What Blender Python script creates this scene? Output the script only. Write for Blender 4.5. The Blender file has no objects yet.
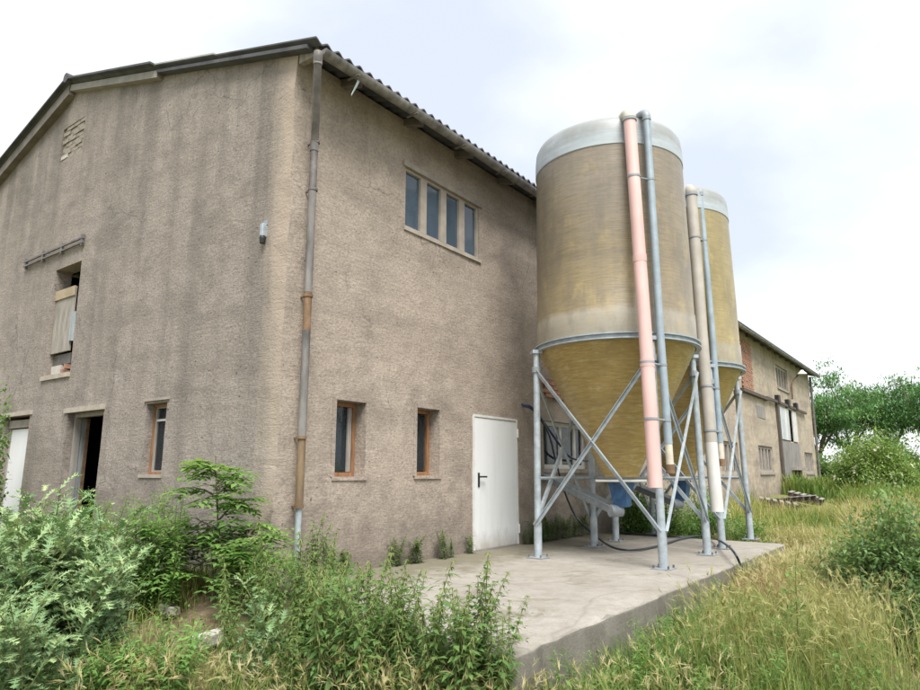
import bpy, math, random
import numpy as np
from mathutils import Vector, Matrix, noise as mnoise

random.seed(7); rng = np.random.default_rng(7)
scene = bpy.context.scene
C = scene.collection
R = math.radians

# ------------------------------------------------------------------ camera
CAM = np.array((-4.642, -5.811, 1.65)); FPX = 665.5
FW = np.array((0.79228838, 0.58001068, 0.18938513))
RT = np.array((0.59058471, -0.80697531, 0.00074396))
UP = np.array((-0.15326063, -0.11125853, 0.9819026))
cam_d = bpy.data.cameras.new('camera'); cam = bpy.data.objects.new('camera', cam_d); C.objects.link(cam)
cam_d.sensor_width = 36; cam_d.lens = FPX / 920 * 36; cam_d.clip_start = 0.05; cam_d.clip_end = 3000
cam.matrix_world = Matrix(((RT[0], UP[0], -FW[0], CAM[0]), (RT[1], UP[1], -FW[1], CAM[1]), (RT[2], UP[2], -FW[2], CAM[2]), (0, 0, 0, 1)))
scene.camera = cam

# ------------------------------------------------------------------ light, sky, exposure
SUN_EL, SUN_AZ = 58, 232        # degrees; azimuth of the direction towards the sun, from +X
sv = Vector((math.cos(R(SUN_EL)) * math.cos(R(SUN_AZ)), math.cos(R(SUN_EL)) * math.sin(R(SUN_AZ)), math.sin(R(SUN_EL))))
sun_d = bpy.data.lights.new('sun', 'SUN'); sun_d.energy = 1.5; sun_d.angle = R(30); sun_d.color = (1.0, 0.975, 0.935)
sun = bpy.data.objects.new('sun', sun_d); C.objects.link(sun)
sun.rotation_euler = sv.to_track_quat('Z', 'Y').to_euler()
w = bpy.data.worlds.new('World'); scene.world = w; w.use_nodes = True
nt = w.node_tree; nt.nodes.clear()
def wn(t, **k):
    n = nt.nodes.new(t)
    for a, b in k.items(): setattr(n, a, b)
    return n
out = wn('ShaderNodeOutputWorld'); bg = wn('ShaderNodeBackground'); bg.inputs[1].default_value = 0.1
sky = wn('ShaderNodeTexSky', sky_type='NISHITA', sun_disc=False)
sky.sun_elevation = R(SUN_EL); sky.sun_rotation = R(90 - SUN_AZ)
tc = wn('ShaderNodeTexCoord'); mp = wn('ShaderNodeMapping'); mp.inputs['Scale'].default_value = (1, 1, 1.9); mp.inputs['Location'].default_value = (1.9, 0.4, 0.75)
nz = wn('ShaderNodeTexNoise'); nz.inputs['Scale'].default_value = 1.7; nz.inputs['Detail'].default_value = 6; nz.inputs['Roughness'].default_value = 0.5
rp = wn('ShaderNodeValToRGB'); rp.color_ramp.elements[0].position = 0.38; rp.color_ramp.elements[0].color = (2.2, 2.38, 2.7, 1)
rp.color_ramp.elements[1].position = 0.60; rp.color_ramp.elements[1].color = (3.2, 3.26, 3.32, 1)
mx = wn('ShaderNodeMixRGB'); mx.inputs[0].default_value = 0.93
L = nt.links.new
L(tc.outputs['Generated'], mp.inputs[0]); L(mp.outputs[0], nz.inputs['Vector']); L(nz.outputs[0], rp.inputs[0])
L(sky.outputs[0], mx.inputs[1]); L(rp.outputs[0], mx.inputs[2]); L(mx.outputs[0], bg.inputs[0]); L(bg.outputs[0], out.inputs[0])
scene.view_settings.view_transform = 'Standard'; scene.view_settings.look = 'None'
scene.view_settings.exposure = 1.9; scene.view_settings.gamma = 1.0; scene.view_settings.use_curve_mapping = False
scene.render.engine = 'CYCLES'
scene.cycles.max_bounces = 4; scene.cycles.diffuse_bounces = 2; scene.cycles.transmission_bounces = 3; scene.cycles.transparent_max_bounces = 8

# ------------------------------------------------------------------ pixel -> place
def ray(u, v): return FW + RT * (u - 460) / FPX - UP * (v - 345) / FPX
def on(ax, val, u, v):
    d = ray(u, v); return CAM + d * (val - CAM[ax]) / d[ax]
def atd(D, u, v):
    d = ray(u, v); return CAM + d * D / math.hypot(d[0], d[1])
def ss(a, b, x):
    t = np.clip((x - a) / (b - a), 0, 1); return t * t * (3 - 2 * t)
def ground_h(x, y):
    D = np.hypot(np.asarray(x) - CAM[0], np.asarray(y) - CAM[1])
    h = 0.13 * ss(4.2, 8, D) + 0.6 * ss(11, 45, D) + 2.6 * ss(42, 120, D)
    h = h + 0.05 * np.sin(np.asarray(x) * 1.3 + 1) * np.sin(np.asarray(y) * 1.1 + .4) * ss(2, 5, D)
    h = h + 0.34 * ss(-2.6, -.3, np.asarray(x)) * ss(-2.2, -.4, np.asarray(y)) * (1 - ss(30, 40, D))
    return h
def gp(u, D):
    d = ray(u, 560); k = D / math.hypot(d[0], d[1]); x, y = CAM[0] + d[0] * k, CAM[1] + d[1] * k
    return np.array((x, y, float(ground_h(x, y))))

# ------------------------------------------------------------------ materials
class NT:
    def __init__(s, name):
        s.m = bpy.data.materials.new(name); s.m.use_nodes = True; s.t = s.m.node_tree; s.t.nodes.clear()
        s.out = s.n('ShaderNodeOutputMaterial'); s.p = s.n('ShaderNodeBsdfPrincipled'); s.l(s.p.outputs[0], s.out.inputs[0])
    def n(s, t, **k):
        x = s.t.nodes.new(t)
        for a, b in k.items(): setattr(x, a, b)
        return x
    def l(s, a, b): s.t.links.new(a, b)
    def pos(s, obj=False):
        if obj: return s.n('ShaderNodeTexCoord').outputs['Object']
        return s.n('ShaderNodeNewGeometry').outputs['Position']
    def noise(s, v, scale=(1, 1, 1), det=4, rough=.55, dist=0):
        m = s.n('ShaderNodeMapping'); m.inputs['Scale'].default_value = scale; s.l(v, m.inputs[0])
        x = s.n('ShaderNodeTexNoise'); x.inputs['Scale'].default_value = 1; x.inputs['Detail'].default_value = det
        x.inputs['Roughness'].default_value = rough; x.inputs['Distortion'].default_value = dist
        s.l(m.outputs[0], x.inputs['Vector']); return x.outputs[0]
    def ramp(s, f, *st):
        r = s.n('ShaderNodeValToRGB'); e = r.color_ramp.elements
        while len(e) < len(st): e.new(.5)
        for q, (p, c) in zip(e, st):
            q.position = p; q.color = (*(c if isinstance(c, tuple) else (c, c, c)), 1)
        s.l(f, r.inputs[0]); return r.outputs[0]
    def mix(s, f, a, b, mode='MIX'):
        x = s.n('ShaderNodeMixRGB', blend_type=mode)
        for i, q in ((0, f), (1, a), (2, b)):
            if isinstance(q, (int, float)): x.inputs[i].default_value = q if i == 0 else (q, q, q, 1)
            elif isinstance(q, tuple): x.inputs[i].default_value = (*q, 1)
            else: s.l(q, x.inputs[i])
        return x.outputs[0]
    def math(s, op, a, b=0.):
        x = s.n('ShaderNodeMath', operation=op)
        for i, q in ((0, a), (1, b)):
            if isinstance(q, (int, float)): x.inputs[i].default_value = q
            else: s.l(q, x.inputs[i])
        return x.outputs[0]
    def xyz(s, v):
        x = s.n('ShaderNodeSeparateXYZ'); s.l(v, x.inputs[0]); return x.outputs
    def mr(s, v, a, b, c=0., d=1.):
        x = s.n('ShaderNodeMapRange'); s.l(v, x.inputs[0])
        for i, q in enumerate((a, b, c, d)): x.inputs[i + 1].default_value = q
        return x.outputs[0]
    def fin(s, col, rough=.8, bump=None, bs=.3, bd=.02, metal=0., spec=None):
        if isinstance(col, tuple): s.p.inputs['Base Color'].default_value = (*col, 1)
        else: s.l(col, s.p.inputs['Base Color'])
        if isinstance(rough, (int, float)): s.p.inputs['Roughness'].default_value = rough
        else: s.l(rough, s.p.inputs['Roughness'])
        s.p.inputs['Metallic'].default_value = metal
        if spec is not None: s.p.inputs['Specular IOR Level'].default_value = spec
        if bump is not None:
            b = s.n('ShaderNodeBump'); b.inputs['Strength'].default_value = bs; b.inputs['Distance'].default_value = bd
            s.l(bump, b.inputs['Height']); s.l(b.outputs[0], s.p.inputs['Normal'])
        return s.m

def stucco(name, base, dark, light, far=None, sk=.78, corner=None):
    t = NT(name); p = t.pos()
    big = t.noise(p, (.45, .45, .5), 4, .6); streak = t.noise(p, (2.6, 2.6, .16), 5, .62, .3); fine = t.noise(p, (26, 26, 30), 3, .7)
    mid = t.noise(p, (4, 4, 5.5), 5, .65)
    scr = t.noise(p, (6, 6, 34), 4, .7, .6)
    b0 = base
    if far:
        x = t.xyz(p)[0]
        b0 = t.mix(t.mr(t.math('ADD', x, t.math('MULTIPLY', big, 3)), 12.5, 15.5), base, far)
    c = t.mix(t.ramp(big, (.35, 0.), (.68, .6)), b0, light)
    if corner: wash = t.mr(t.math('ADD', t.xyz(p)[1], t.math('MULTIPLY', t.noise(p, (2.5, 2.5, .8), 5, .7), -.7)), .1, -.22)
    c = t.mix(t.ramp(streak, (.46, 0.), (.72, sk)), c, dark)
    c = t.mix(t.ramp(mid, (.46, 0.), (.72, .5)), c, dark)
    pat = t.noise(p, (.9, .9, 1.1), 6, .68, .4)
    c = t.mix(t.ramp(pat, (.5, 0.), (.68, .6)), c, tuple(q * .78 for q in dark))
    band = t.noise(p, (.25, .25, 2.4), 5, .62, .3); c = t.mix(t.ramp(band, (.5, 0.), (.66, .4)), c, dark)
    mend = t.noise(p, (.8, .8, 1.0), 5, .6, .8); c = t.mix(t.ramp(mend, (.655, 0.), (.685, .45)), c, light)
    z = t.xyz(p)[2]
    # run-off stains hanging from the roof edge, damp splash at the foot
    drip = t.noise(p, (1.5, 1.5, .05), 4, .6)
    hang = t.math('MULTIPLY', t.mr(z, 4.7, 7.2), t.ramp(drip, (.5, 0.), (.62, 1.)))
    c = t.mix(t.math('MULTIPLY', hang, .42), c, tuple(q * .45 for q in dark))
    foot = t.math('MULTIPLY', t.mr(t.math('ADD', z, t.math('MULTIPLY', mid, -1.6)), .75, -.25), .65)
    c = t.mix(foot, c, tuple(q * .62 for q in dark))
    c = t.mix(t.ramp(fine, (.36, .42), (.62, 0.)), c, tuple(q * .5 for q in dark))
    cv = t.n('ShaderNodeTexVoronoi', feature='DISTANCE_TO_EDGE'); cv.inputs['Scale'].default_value = .55
    cw = t.n('ShaderNodeVectorMath', operation='ADD'); cs = t.n('ShaderNodeVectorMath', operation='SCALE'); cs.inputs[3].default_value = .6; cn = t.n('ShaderNodeTexNoise'); cn.inputs['Scale'].default_value = 2.2; cn.inputs['Detail'].default_value = 5
    t.l(p, cn.inputs['Vector']); t.l(cn.outputs[1], cs.inputs[0]); t.l(p, cw.inputs[0]); t.l(cs.outputs[0], cw.inputs[1]); t.l(cw.outputs[0], cv.inputs['Vector'])
    c = t.mix(t.math('MULTIPLY', t.math('MULTIPLY', t.ramp(cv.outputs['Distance'], (.0, 1.), (.008, 0.)), t.ramp(big, (.5, 0.), (.58, 1.))), .55), c, tuple(q * .35 for q in dark))
    pit = t.noise(p, (13, 13, 26), 2, .5)
    c = t.mix(t.ramp(pit, (.27, .75), (.32, 0.)), c, tuple(q * .3 for q in dark))
    if corner: c = t.mix(t.math('MULTIPLY', wash, .85), c, corner)
    h = t.math('ADD', t.math('MULTIPLY', scr, .5), t.math('ADD', t.math('MULTIPLY', fine, .6), t.math('MULTIPLY', mid, .8)))
    return t.fin(c, .93, h, .48, .026, spec=.2)
M = {}
M['stucco_gable'] = stucco('stucco_gable', (.365, .315, .272), (.225, .195, .17), (.42, .37, .325), corner=(.46, .375, .30))
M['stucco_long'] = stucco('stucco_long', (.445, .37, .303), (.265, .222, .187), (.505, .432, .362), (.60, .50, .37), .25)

def plain(name, col, rough=.7, var=.25, sc=8., metal=0., bump=.2, spec=None, aniso=(1, 1, 1)):
    t = NT(name); p = t.pos(True)
    a = t.noise(p, tuple(sc * q for q in aniso), 5, .6); b = t.noise(p, tuple(sc * 6 * q for q in aniso), 3, .6)
    f = t.ramp(a, (.3, 0.), (.7, 1.))
    c = t.mix(f, tuple(q * (1 - var) for q in col), tuple(min(1, q * (1 + var)) for q in col))
    return t.fin(c, rough, t.math('ADD', a, b), bump, .01, metal, spec)
M['concrete_trim'] = plain('concrete_trim', (.39, .34, .285), .9, .2, 5)
M['lintel'] = plain('lintel', (.34, .30, .255), .9, .2, 6)
M['wood_orange'] = plain('wood_orange', (.29, .145, .068), .65, .35, 6, aniso=(4, 4, .6))
M['wood_dark'] = plain('wood_dark', (.09, .07, .055), .8, .4, 5, aniso=(4, 4, .6))
M['wood_grey'] = plain('wood_grey', (.30, .275, .245), .85, .3, 5, aniso=(4, 4, .5))
M['wood_tan'] = plain('wood_tan', (.31, .28, .24), .8, .3, 4, aniso=(3, 3, .6))
M['wood_yellow'] = plain('wood_yellow', (.39, .31, .20), .75, .25, 4)
M['wood_blue'] = plain('wood_blue', (.27, .30, .31), .85, .35, 6, aniso=(4, 4, .4))
M['white_frame'] = plain('white_frame', (.66, .65, .62), .6, .14, 6)
M['white_paint'] = plain('white_paint', (.80, .81, .80), .45, .04, 3, bump=.03)
def door_paint():
    t = NT('door_paint'); p = t.pos(); z = t.xyz(p)[2]
    n = t.noise(p, (6, 6, 3), 6, .7); st = t.noise(p, (14, 14, .8), 5, .65); sc_ = t.noise(p, (40, 40, 9), 3, .7)
    c = t.mix(t.ramp(st, (.45, 0.), (.75, .35)), (.78, .79, .79), (.60, .59, .56))
    c = t.mix(t.math('MULTIPLY', t.mr(t.math('ADD', z, t.math('MULTIPLY', n, -.5)), .55, .25), .75), c, (.34, .29, .22))
    c = t.mix(t.ramp(sc_, (.70, 0.), (.74, .6)), c, (.38, .30, .22))
    return t.fin(c, .42, n, .05, .01)
M['door_paint'] = door_paint()
M['grey_sheet'] = plain('grey_sheet', (.50, .52, .53), .55, .15, 4)
M['roof_sheet'] = plain('roof_sheet', (.085, .085, .09), .9, .35, 3)
M['roof_pale'] = plain('roof_pale', (.40, .41, .42), .8, .2, 3)
M['barge'] = plain('barge', (.16, .14, .12), .85, .3, 4)
M['barge_pale'] = plain('barge_pale', (.30, .275, .245), .8, .2, 4)
M['zinc'] = plain('zinc', (.235, .225, .215), .55, .6, 6, .2, .1, aniso=(1, 1, .3))
M['old_zinc'] = plain('old_zinc', (.185, .172, .16), .7, .6, 5, 0., .1, aniso=(1, 1, .3))
M['zinc_dark'] = plain('zinc_dark', (.155, .14, .13), .6, .4, 6, .1, .1)
M['rusty'] = plain('rusty', (.19, .115, .065), .8, .45, 9)
M['ochre_pipe'] = plain('ochre_pipe', (.215, .15, .085), .65, .5, 7, aniso=(1, 1, .3))
M['galv'] = plain('galv', (.40, .45, .48), .5, .25, 9, .25, .1)
M['galv_dull'] = plain('galv_dull', (.30, .33, .35), .6, .2, 9, .15, .1)
M['black'] = plain('black', (.015, .015, .017), .5, .1, 5)
M['cable_blue'] = plain('cable_blue', (.018, .03, .10), .4, .1, 5, bump=0)
M['hose'] = plain('hose', (.022, .03, .04), .35, .15, 5, bump=0)
M['blue_paint'] = plain('blue_paint', (.04, .115, .25), .55, .4, 9)
M['pink_pipe'] = plain('pink_pipe', (.70, .46, .42), .55, .15, 5, bump=.03, aniso=(1, 1, .25))
M['pipe_grey'] = plain('pipe_grey', (.42, .385, .335), .6, .12, 4, bump=.04)
M['pipe_white'] = plain('pipe_white', (.66, .645, .61), .55, .12, 6, bump=.03, aniso=(1, 1, .3))
M['pipe_blue'] = plain('pipe_blue', (.315, .385, .43), .5, .18, 5, .1, .05)
M['cream'] = plain('cream', (.62, .56, .46), .7, .15, 8)
M['plate_white'] = plain('plate_white', (.72, .71, .66), .6, .1, 6)
M['brick'] = plain('brick', (.37, .20, .135), .9, .3, 9)
M['brick_old'] = plain('brick_old', (.29, .25, .205), .95, .3, 9)
M['cement_grey'] = plain('cement_grey', (.25, .235, .215), .95, .25, 4, aniso=(1, 1, .4))
M['block'] = plain('block', (.48, .45, .40), .95, .2, 8)
M['tape'] = plain('tape', (.55, .68, .70), .5, .1, 6)
M['stem_green'] = plain('stem_green', (.16, .17, .06), .7, .3, 9)
M['bark'] = plain('bark', (.13, .10, .075), .95, .4, 6, aniso=(3, 3, .6))

def glass(name, tint, body, dirt):
    t = NT(name); t.t.nodes.remove(t.p)
    tr = t.n('ShaderNodeBsdfTransparent'); tr.inputs[0].default_value = (*tint, 1)
    df = t.n('ShaderNodeBsdfDiffuse'); gl = t.n('ShaderNodeBsdfGlossy'); gl.inputs['Roughness'].default_value = .06
    n = t.noise(t.pos(), (5, 5, 2.5), 4, .6); t.l(t.mix(n, tuple(q * .6 for q in body), tuple(q * 1.3 for q in body)), df.inputs[0])
    m1 = t.n('ShaderNodeMixShader'); m1.inputs[0].default_value = dirt; t.l(tr.outputs[0], m1.inputs[1]); t.l(df.outputs[0], m1.inputs[2])  # diffuse share: pane dirt plus bluish sky reflection painted into the colour
    fr = t.n('ShaderNodeFresnel'); fr.inputs[0].default_value = 1.5
    m2 = t.n('ShaderNodeMixShader'); t.l(fr.outputs[0], m2.inputs[0]); t.l(m1.outputs[0], m2.inputs[1]); t.l(gl.outputs[0], m2.inputs[2])
    t.l(m2.outputs[0], t.out.inputs[0]); return t.m
M['glass'] = glass('glass', (.75, .85, .9), (.16, .21, .25), .13)
M['glass_sky_blue'] = glass('glass_sky_blue', (.6, .7, .85), (.17, .235, .31), .5)  # upper panes: reflected sky put in as blue diffuse colour, with some dirt

def fibreglass(name, base, warm, pale, zlo, zhi):
    """filament-wound tank shell: fine horizontal winding, vertical weathering, pale resin-rich foot band"""
    t = NT(name); p = t.pos(True); z = t.xyz(p)[2]
    wind = t.noise(p, (5, 5, 60), 5, .7); blot = t.noise(p, (1.1, 1.1, .55), 4, .6); streak = t.noise(p, (6, 6, .35), 5, .7)
    c = t.mix(t.mr(t.math('ADD', z, t.math('MULTIPLY', blot, 2.2)), zlo + 1.0, zhi + .6), warm, base)
    c = t.mix(t.ramp(streak, (.45, 0.), (.75, .5)), c, tuple(q * .62 for q in base))
    c = t.mix(t.ramp(wind, (.36, .6), (.58, 0.)), c, tuple(q * .55 for q in warm))
    ring = t.noise(p, (.4, .4, 9), 4, .7); c = t.mix(t.ramp(ring, (.45, 0.), (.7, .35)), c, tuple(q * .6 for q in base))
    band = t.mr(t.math('ADD', z, t.math('MULTIPLY', blot, .12)), zlo + .48, zlo + .40)
    c = t.mix(t.math('MULTIPLY', band, .65), c, pale)
    grime = t.noise(p, (2.2, 2.2, 1.1), 6, .7); c = t.mix(t.ramp(grime, (.46, 0.), (.66, .6)), c, tuple(q * .55 for q in base))
    spl = t.noise(p, (3, 3, 2), 5, .65); c = t.mix(t.ramp(spl, (.54, 0.), (.68, .5)), c, tuple(min(1, q * 1.35) for q in warm))
    return t.fin(c, .4, wind, .18, .01, spec=.5)
ZP = .523
M['tank_near'] = fibreglass('tank_near', (.30, .255, .20), (.33, .255, .12), (.43, .40, .345), 2.9, 5.6)
M['tank_far'] = fibreglass('tank_far', (.37, .30, .15), (.40, .315, .13), (.38, .355, .31), 2.9, 5.6)
def cone_mat():
    t = NT('tank_cone'); p = t.pos(True)
    wind = t.noise(p, (5, 5, 48), 5, .72); blot = t.noise(p, (2, 2, 2), 4, .6); pale = t.noise(p, (5, 5, 22), 6, .7)
    c = t.mix(t.ramp(wind, (.32, 0.), (.66, 1.)), (.31, .21, .065), (.48, .35, .13))
    c = t.mix(t.ramp(pale, (.52, 0.), (.70, .7)), c, (.56, .48, .29))
    c = t.mix(t.ramp(blot, (.5, 0.), (.75, .5)), c, (.27, .185, .07))
    return t.fin(c, .42, wind, .25, .01, spec=.5)
M['tank_cone'] = cone_mat()
def cap_mat():
    t = NT('tank_cap'); p = t.pos(True); z = t.xyz(p)[2]
    n = t.noise(p, (2.5, 2.5, 3), 5, .65); wind = t.noise(p, (1.5, 1.5, 40), 3, .6)
    c = t.mix(t.ramp(wind, (.3, 0.), (.7, 1.)), (.36, .40, .42), (.46, .505, .525))
    d = t.math('MULTIPLY', t.mr(t.math('ADD', z, t.math('MULTIPLY', n, .9)), 6.12, 6.42), .65)
    c = t.mix(d, c, (.25, .24, .215))
    return t.fin(c, .45, wind, .15, .01)
M['tank_cap'] = cap_mat()

def concrete_slab():
    t = NT('slab_concrete'); p = t.pos()
    big = t.noise(p, (.8, .8, .8), 5, .65); mid = t.noise(p, (5, 5, 5), 5, .65); fine = t.noise(p, (45, 45, 45), 3, .7)
    c = t.mix(t.ramp(big, (.34, 0.), (.66, 1.)), (.29, .265, .225), (.40, .375, .33))
    c = t.mix(t.ramp(mid, (.44, 0.), (.7, .65)), c, (.25, .22, .18))
    smear = t.noise(p, (.5, .7, 1), 6, .68, .3); c = t.mix(t.ramp(smear, (.46, 0.), (.7, .4)), c, (.27, .245, .205))
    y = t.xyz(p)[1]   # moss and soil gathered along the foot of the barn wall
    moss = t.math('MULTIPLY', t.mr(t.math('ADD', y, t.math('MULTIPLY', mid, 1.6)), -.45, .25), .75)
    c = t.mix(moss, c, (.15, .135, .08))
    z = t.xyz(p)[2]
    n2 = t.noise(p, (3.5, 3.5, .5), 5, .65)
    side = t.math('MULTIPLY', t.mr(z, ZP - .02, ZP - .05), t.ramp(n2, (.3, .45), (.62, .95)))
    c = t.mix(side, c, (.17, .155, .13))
    vor = t.n('ShaderNodeTexVoronoi', feature='DISTANCE_TO_EDGE'); vor.inputs['Scale'].default_value = .42
    wv = t.n('ShaderNodeVectorMath', operation='ADD'); sc = t.n('ShaderNodeVectorMath', operation='SCALE'); sc.inputs[3].default_value = .5
    nn = t.n('ShaderNodeTexNoise'); nn.inputs['Scale'].default_value = 1.7; t.l(p, nn.inputs['Vector']); t.l(nn.outputs[1], sc.inputs[0]); t.l(p, wv.inputs[0]); t.l(sc.outputs[0], wv.inputs[1]); t.l(wv.outputs[0], vor.inputs['Vector'])
    crack = t.ramp(vor.outputs['Distance'], (0., 1.), (.012, 0.))
    mud = t.noise(p, (1.3, 1.3, 1), 6, .7, .5); c = t.mix(t.ramp(mud, (.56, 0.), (.66, .7)), c, (.17, .145, .10))
    c = t.mix(t.math('MULTIPLY', crack, .3), c, (.14, .12, .10))
    c = t.mix(t.ramp(fine, (.35, .35), (.6, 0.)), c, (.22, .20, .17))
    return t.fin(c, .93, t.math('ADD', mid, t.math('MULTIPLY', fine, .7)), .5, .015, spec=.2)
M['slab'] = concrete_slab()

def soil():
    t = NT('soil'); p = t.pos()
    big = t.noise(p, (.35, .35, .35), 4, .6); mid = t.noise(p, (3, 3, 3), 5, .7); fine = t.noise(p, (30, 30, 30), 4, .7)
    c = t.mix(t.ramp(mid, (.35, 0.), (.65, 1.)), (.15, .105, .068), (.33, .26, .175))
    c = t.mix(t.ramp(big, (.42, 0.), (.6, .7)), c, (.13, .15, .055))
    x = t.xyz(p)
    d = t.n('ShaderNodeVectorMath', operation='DISTANCE'); t.l(p, d.inputs[0]); d.inputs[1].default_value = tuple(CAM)
    c = t.mix(t.mr(d.outputs['Value'], 12, 30), c, t.mix(big, (.24, .22, .085), (.17, .22, .07)))
    c = t.mix(t.mr(d.outputs['Value'], 60, 75), c, (.16, .25, .075))
    return t.fin(c, .97, t.math('ADD', mid, fine), .8, .04, spec=.1)
M['soil'] = soil()

def foliage(name, lo, mid, hi, trans=.42, rough=.6, objvar=.25, dry=None, matte=False):
    """leaf colour runs lo -> mid -> hi along the per-leaf 'tint' value, with a small shift per plant"""
    t = NT(name)
    at = t.n('ShaderNodeAttribute', attribute_name='tint'); oi = t.n('ShaderNodeObjectInfo')
    f = t.math('ADD', at.outputs['Fac'], t.math('MULTIPLY', t.math('SUBTRACT', oi.outputs['Random'], .5), objvar))
    st = [(.0, lo), (.5, mid), (.97, hi)] if dry is None else [(.0, lo), (.35, mid), (.65, hi), (.9, dry)]
    c = t.ramp(f, *st)
    t.p.inputs['Roughness'].default_value = rough; t.p.inputs['Specular IOR Level'].default_value = .25
    t.l(c, t.p.inputs['Base Color'])
    tr = t.n('ShaderNodeBsdfTranslucent'); t.l(t.mix(1., c, (1., 1., .6), 'MULTIPLY'), tr.inputs[0])
    m = t.n('ShaderNodeMixShader'); m.inputs[0].default_value = trans
    front = t.p
    if matte or 'grass' in name or 'straw' in name or name in ('tree_leaf', 'elder_leaf', 'nettle_flower', 'flower_white'):
        t.t.nodes.remove(t.p); front = t.n('ShaderNodeBsdfDiffuse'); t.l(c, front.inputs[0])
    t.l(front.outputs[0], m.inputs[1]); t.l(tr.outputs[0], m.inputs[2]); t.l(m.outputs[0], t.out.inputs[0])
    return t.m
M['nettle_leaf'] = foliage('nettle_leaf', (0.084, 0.181, 0.058), (0.153, 0.271, 0.081), (0.278, 0.376, 0.118))
M['nettle_flower'] = foliage('nettle_flower', (0.174, 0.238, 0.087), (0.249, 0.307, 0.116), (0.336, 0.371, 0.157))
M['herb_leaf'] = foliage('herb_leaf', (0.111, 0.223, 0.063), (0.188, 0.341, 0.090), (0.306, 0.473, 0.132))
M['thistle_leaf'] = foliage('thistle_leaf', (0.124, 0.229, 0.106), (0.218, 0.347, 0.156), (0.421, 0.531, 0.256), .2)
M['sapling_leaf'] = foliage('sapling_leaf', (.12, .25, .06), (.21, .37, .095), (.35, .50, .14), .45)
M['bush_leaf'] = foliage('bush_leaf', (0.104, 0.189, 0.077), (0.188, 0.297, 0.114), (0.293, 0.420, 0.166))
M['tree_leaf'] = foliage('tree_leaf', (0.086, 0.187, 0.078), (0.156, 0.296, 0.117), (0.265, 0.413, 0.164), .3)
M['elder_leaf'] = foliage('elder_leaf', (0.156, 0.261, 0.085), (0.265, 0.383, 0.122), (0.390, 0.490, 0.168), .3)
M['flower_white'] = foliage('flower_white', (.52, .54, .36), (.64, .64, .46), (.72, .72, .58), .2)
M['grass'] = foliage('grass', (0.104, 0.186, 0.052), (0.209, 0.302, 0.087), (0.383, 0.406, 0.139), .45, dry=(0.650, 0.545, 0.302))
M['straw'] = foliage('straw', (.27, .31, .11), (.43, .41, .18), (.58, .51, .28), .4, dry=(.60, .52, .34))
M['red_straw'] = foliage('red_straw', (.30, .20, .13), (.42, .27, .18), (.52, .39, .26), .4)

# ------------------------------------------------------------------ mesh helpers
class MB:
    def __init__(s): s.v = []; s.f = []
    def add(s, vs, fs):
        o = len(s.v); s.v += [tuple(map(float, q)) for q in vs]; s.f += [tuple(i + o for i in f) for f in fs]; return s
    def box(s, c, size, rot=None):
        hx, hy, hz = (q / 2 for q in size)
        vs = [Vector((a * hx, b * hy, d * hz)) for a in (-1, 1) for b in (-1, 1) for d in (-1, 1)]
        if rot is not None: vs = [rot @ q for q in vs]
        c = Vector(c); vs = [q + c for q in vs]
        return s.add(vs, [(0, 1, 3, 2), (4, 6, 7, 5), (0, 4, 5, 1), (2, 3, 7, 6), (0, 2, 6, 4), (1, 5, 7, 3)])
    def b2(s, lo, hi): return s.box([(a + b) / 2 for a, b in zip(lo, hi)], [abs(b - a) for a, b in zip(lo, hi)])
    def tube(s, pts, r, n=10, caps=True):
        pts = [Vector(map(float, q)) for q in pts]; k = len(pts)
        rs = r if isinstance(r, (list, tuple)) else [r] * k
        vs = []; fs = []; prev = None
        for i, q in enumerate(pts):
            d = (pts[min(i + 1, k - 1)] - pts[max(i - 1, 0)]).normalized()
            if prev is None:
                a = d.orthogonal().normalized()
            else: a = (prev - d * prev.dot(d)).normalized()
            prev = a; b = d.cross(a)
            for j in range(n):
                th = 2 * math.pi * j / n; vs.append(q + (a * math.cos(th) + b * math.sin(th)) * rs[i])
        for i in range(k - 1):
            for j in range(n): fs.append((i * n + j, i * n + (j + 1) % n, (i + 1) * n + (j + 1) % n, (i + 1) * n + j))
        if caps: fs += [tuple(reversed(range(n))), tuple(range((k - 1) * n, k * n))]
        return s.add(vs, fs)
    def lathe(s, prof, c=(0, 0, 0), n=64):
        vs = []; fs = []; m = len(prof)
        for r, z in prof:
            for j in range(n): th = 2 * math.pi * j / n; vs.append((c[0] + r * math.cos(th), c[1] + r * math.sin(th), c[2] + z))
        for i in range(m - 1):
            for j in range(n): fs.append((i * n + j, i * n + (j + 1) % n, (i + 1) * n + (j + 1) % n, (i + 1) * n + j))
        return s.add(vs, fs)
    def build(s, name, mat, parent=None, smooth=False, bevel=0.):
        me = bpy.data.meshes.new(name); off = root_loc(parent)
        me.from_pydata([(a - off[0], b - off[1], c - off[2]) for a, b, c in s.v], [], s.f); me.update()
        me.materials.append(M[mat] if isinstance(mat, str) else mat)
        if smooth:
            me.polygons.foreach_set('use_smooth', [True] * len(me.polygons))
            try: me.set_sharp_from_angle(angle=R(38))
            except Exception: pass
        o = bpy.data.objects.new(name, me); C.objects.link(o); o.parent = parent
        if bevel:
            bv = o.modifiers.new('bevel', 'BEVEL'); bv.width = bevel; bv.segments = 2; bv.limit_method = 'ANGLE'
        return o
def root_loc(o):
    if o is None: return (0, 0, 0)
    while o.parent: o = o.parent
    return tuple(o.location)
def thing(name, label, cat, loc=(0, 0, 0), group=None):
    o = bpy.data.objects.new(name, None); o.empty_display_size = .2; C.objects.link(o); o.location = tuple(map(float, loc))
    return tag(o, label, cat, group)
def tag(o, label=None, cat=None, group=None, kind=None):
    if label: o['label'] = label
    if cat: o['category'] = cat
    if group: o['group'] = group
    if kind: o['kind'] = kind
    return o
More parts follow.
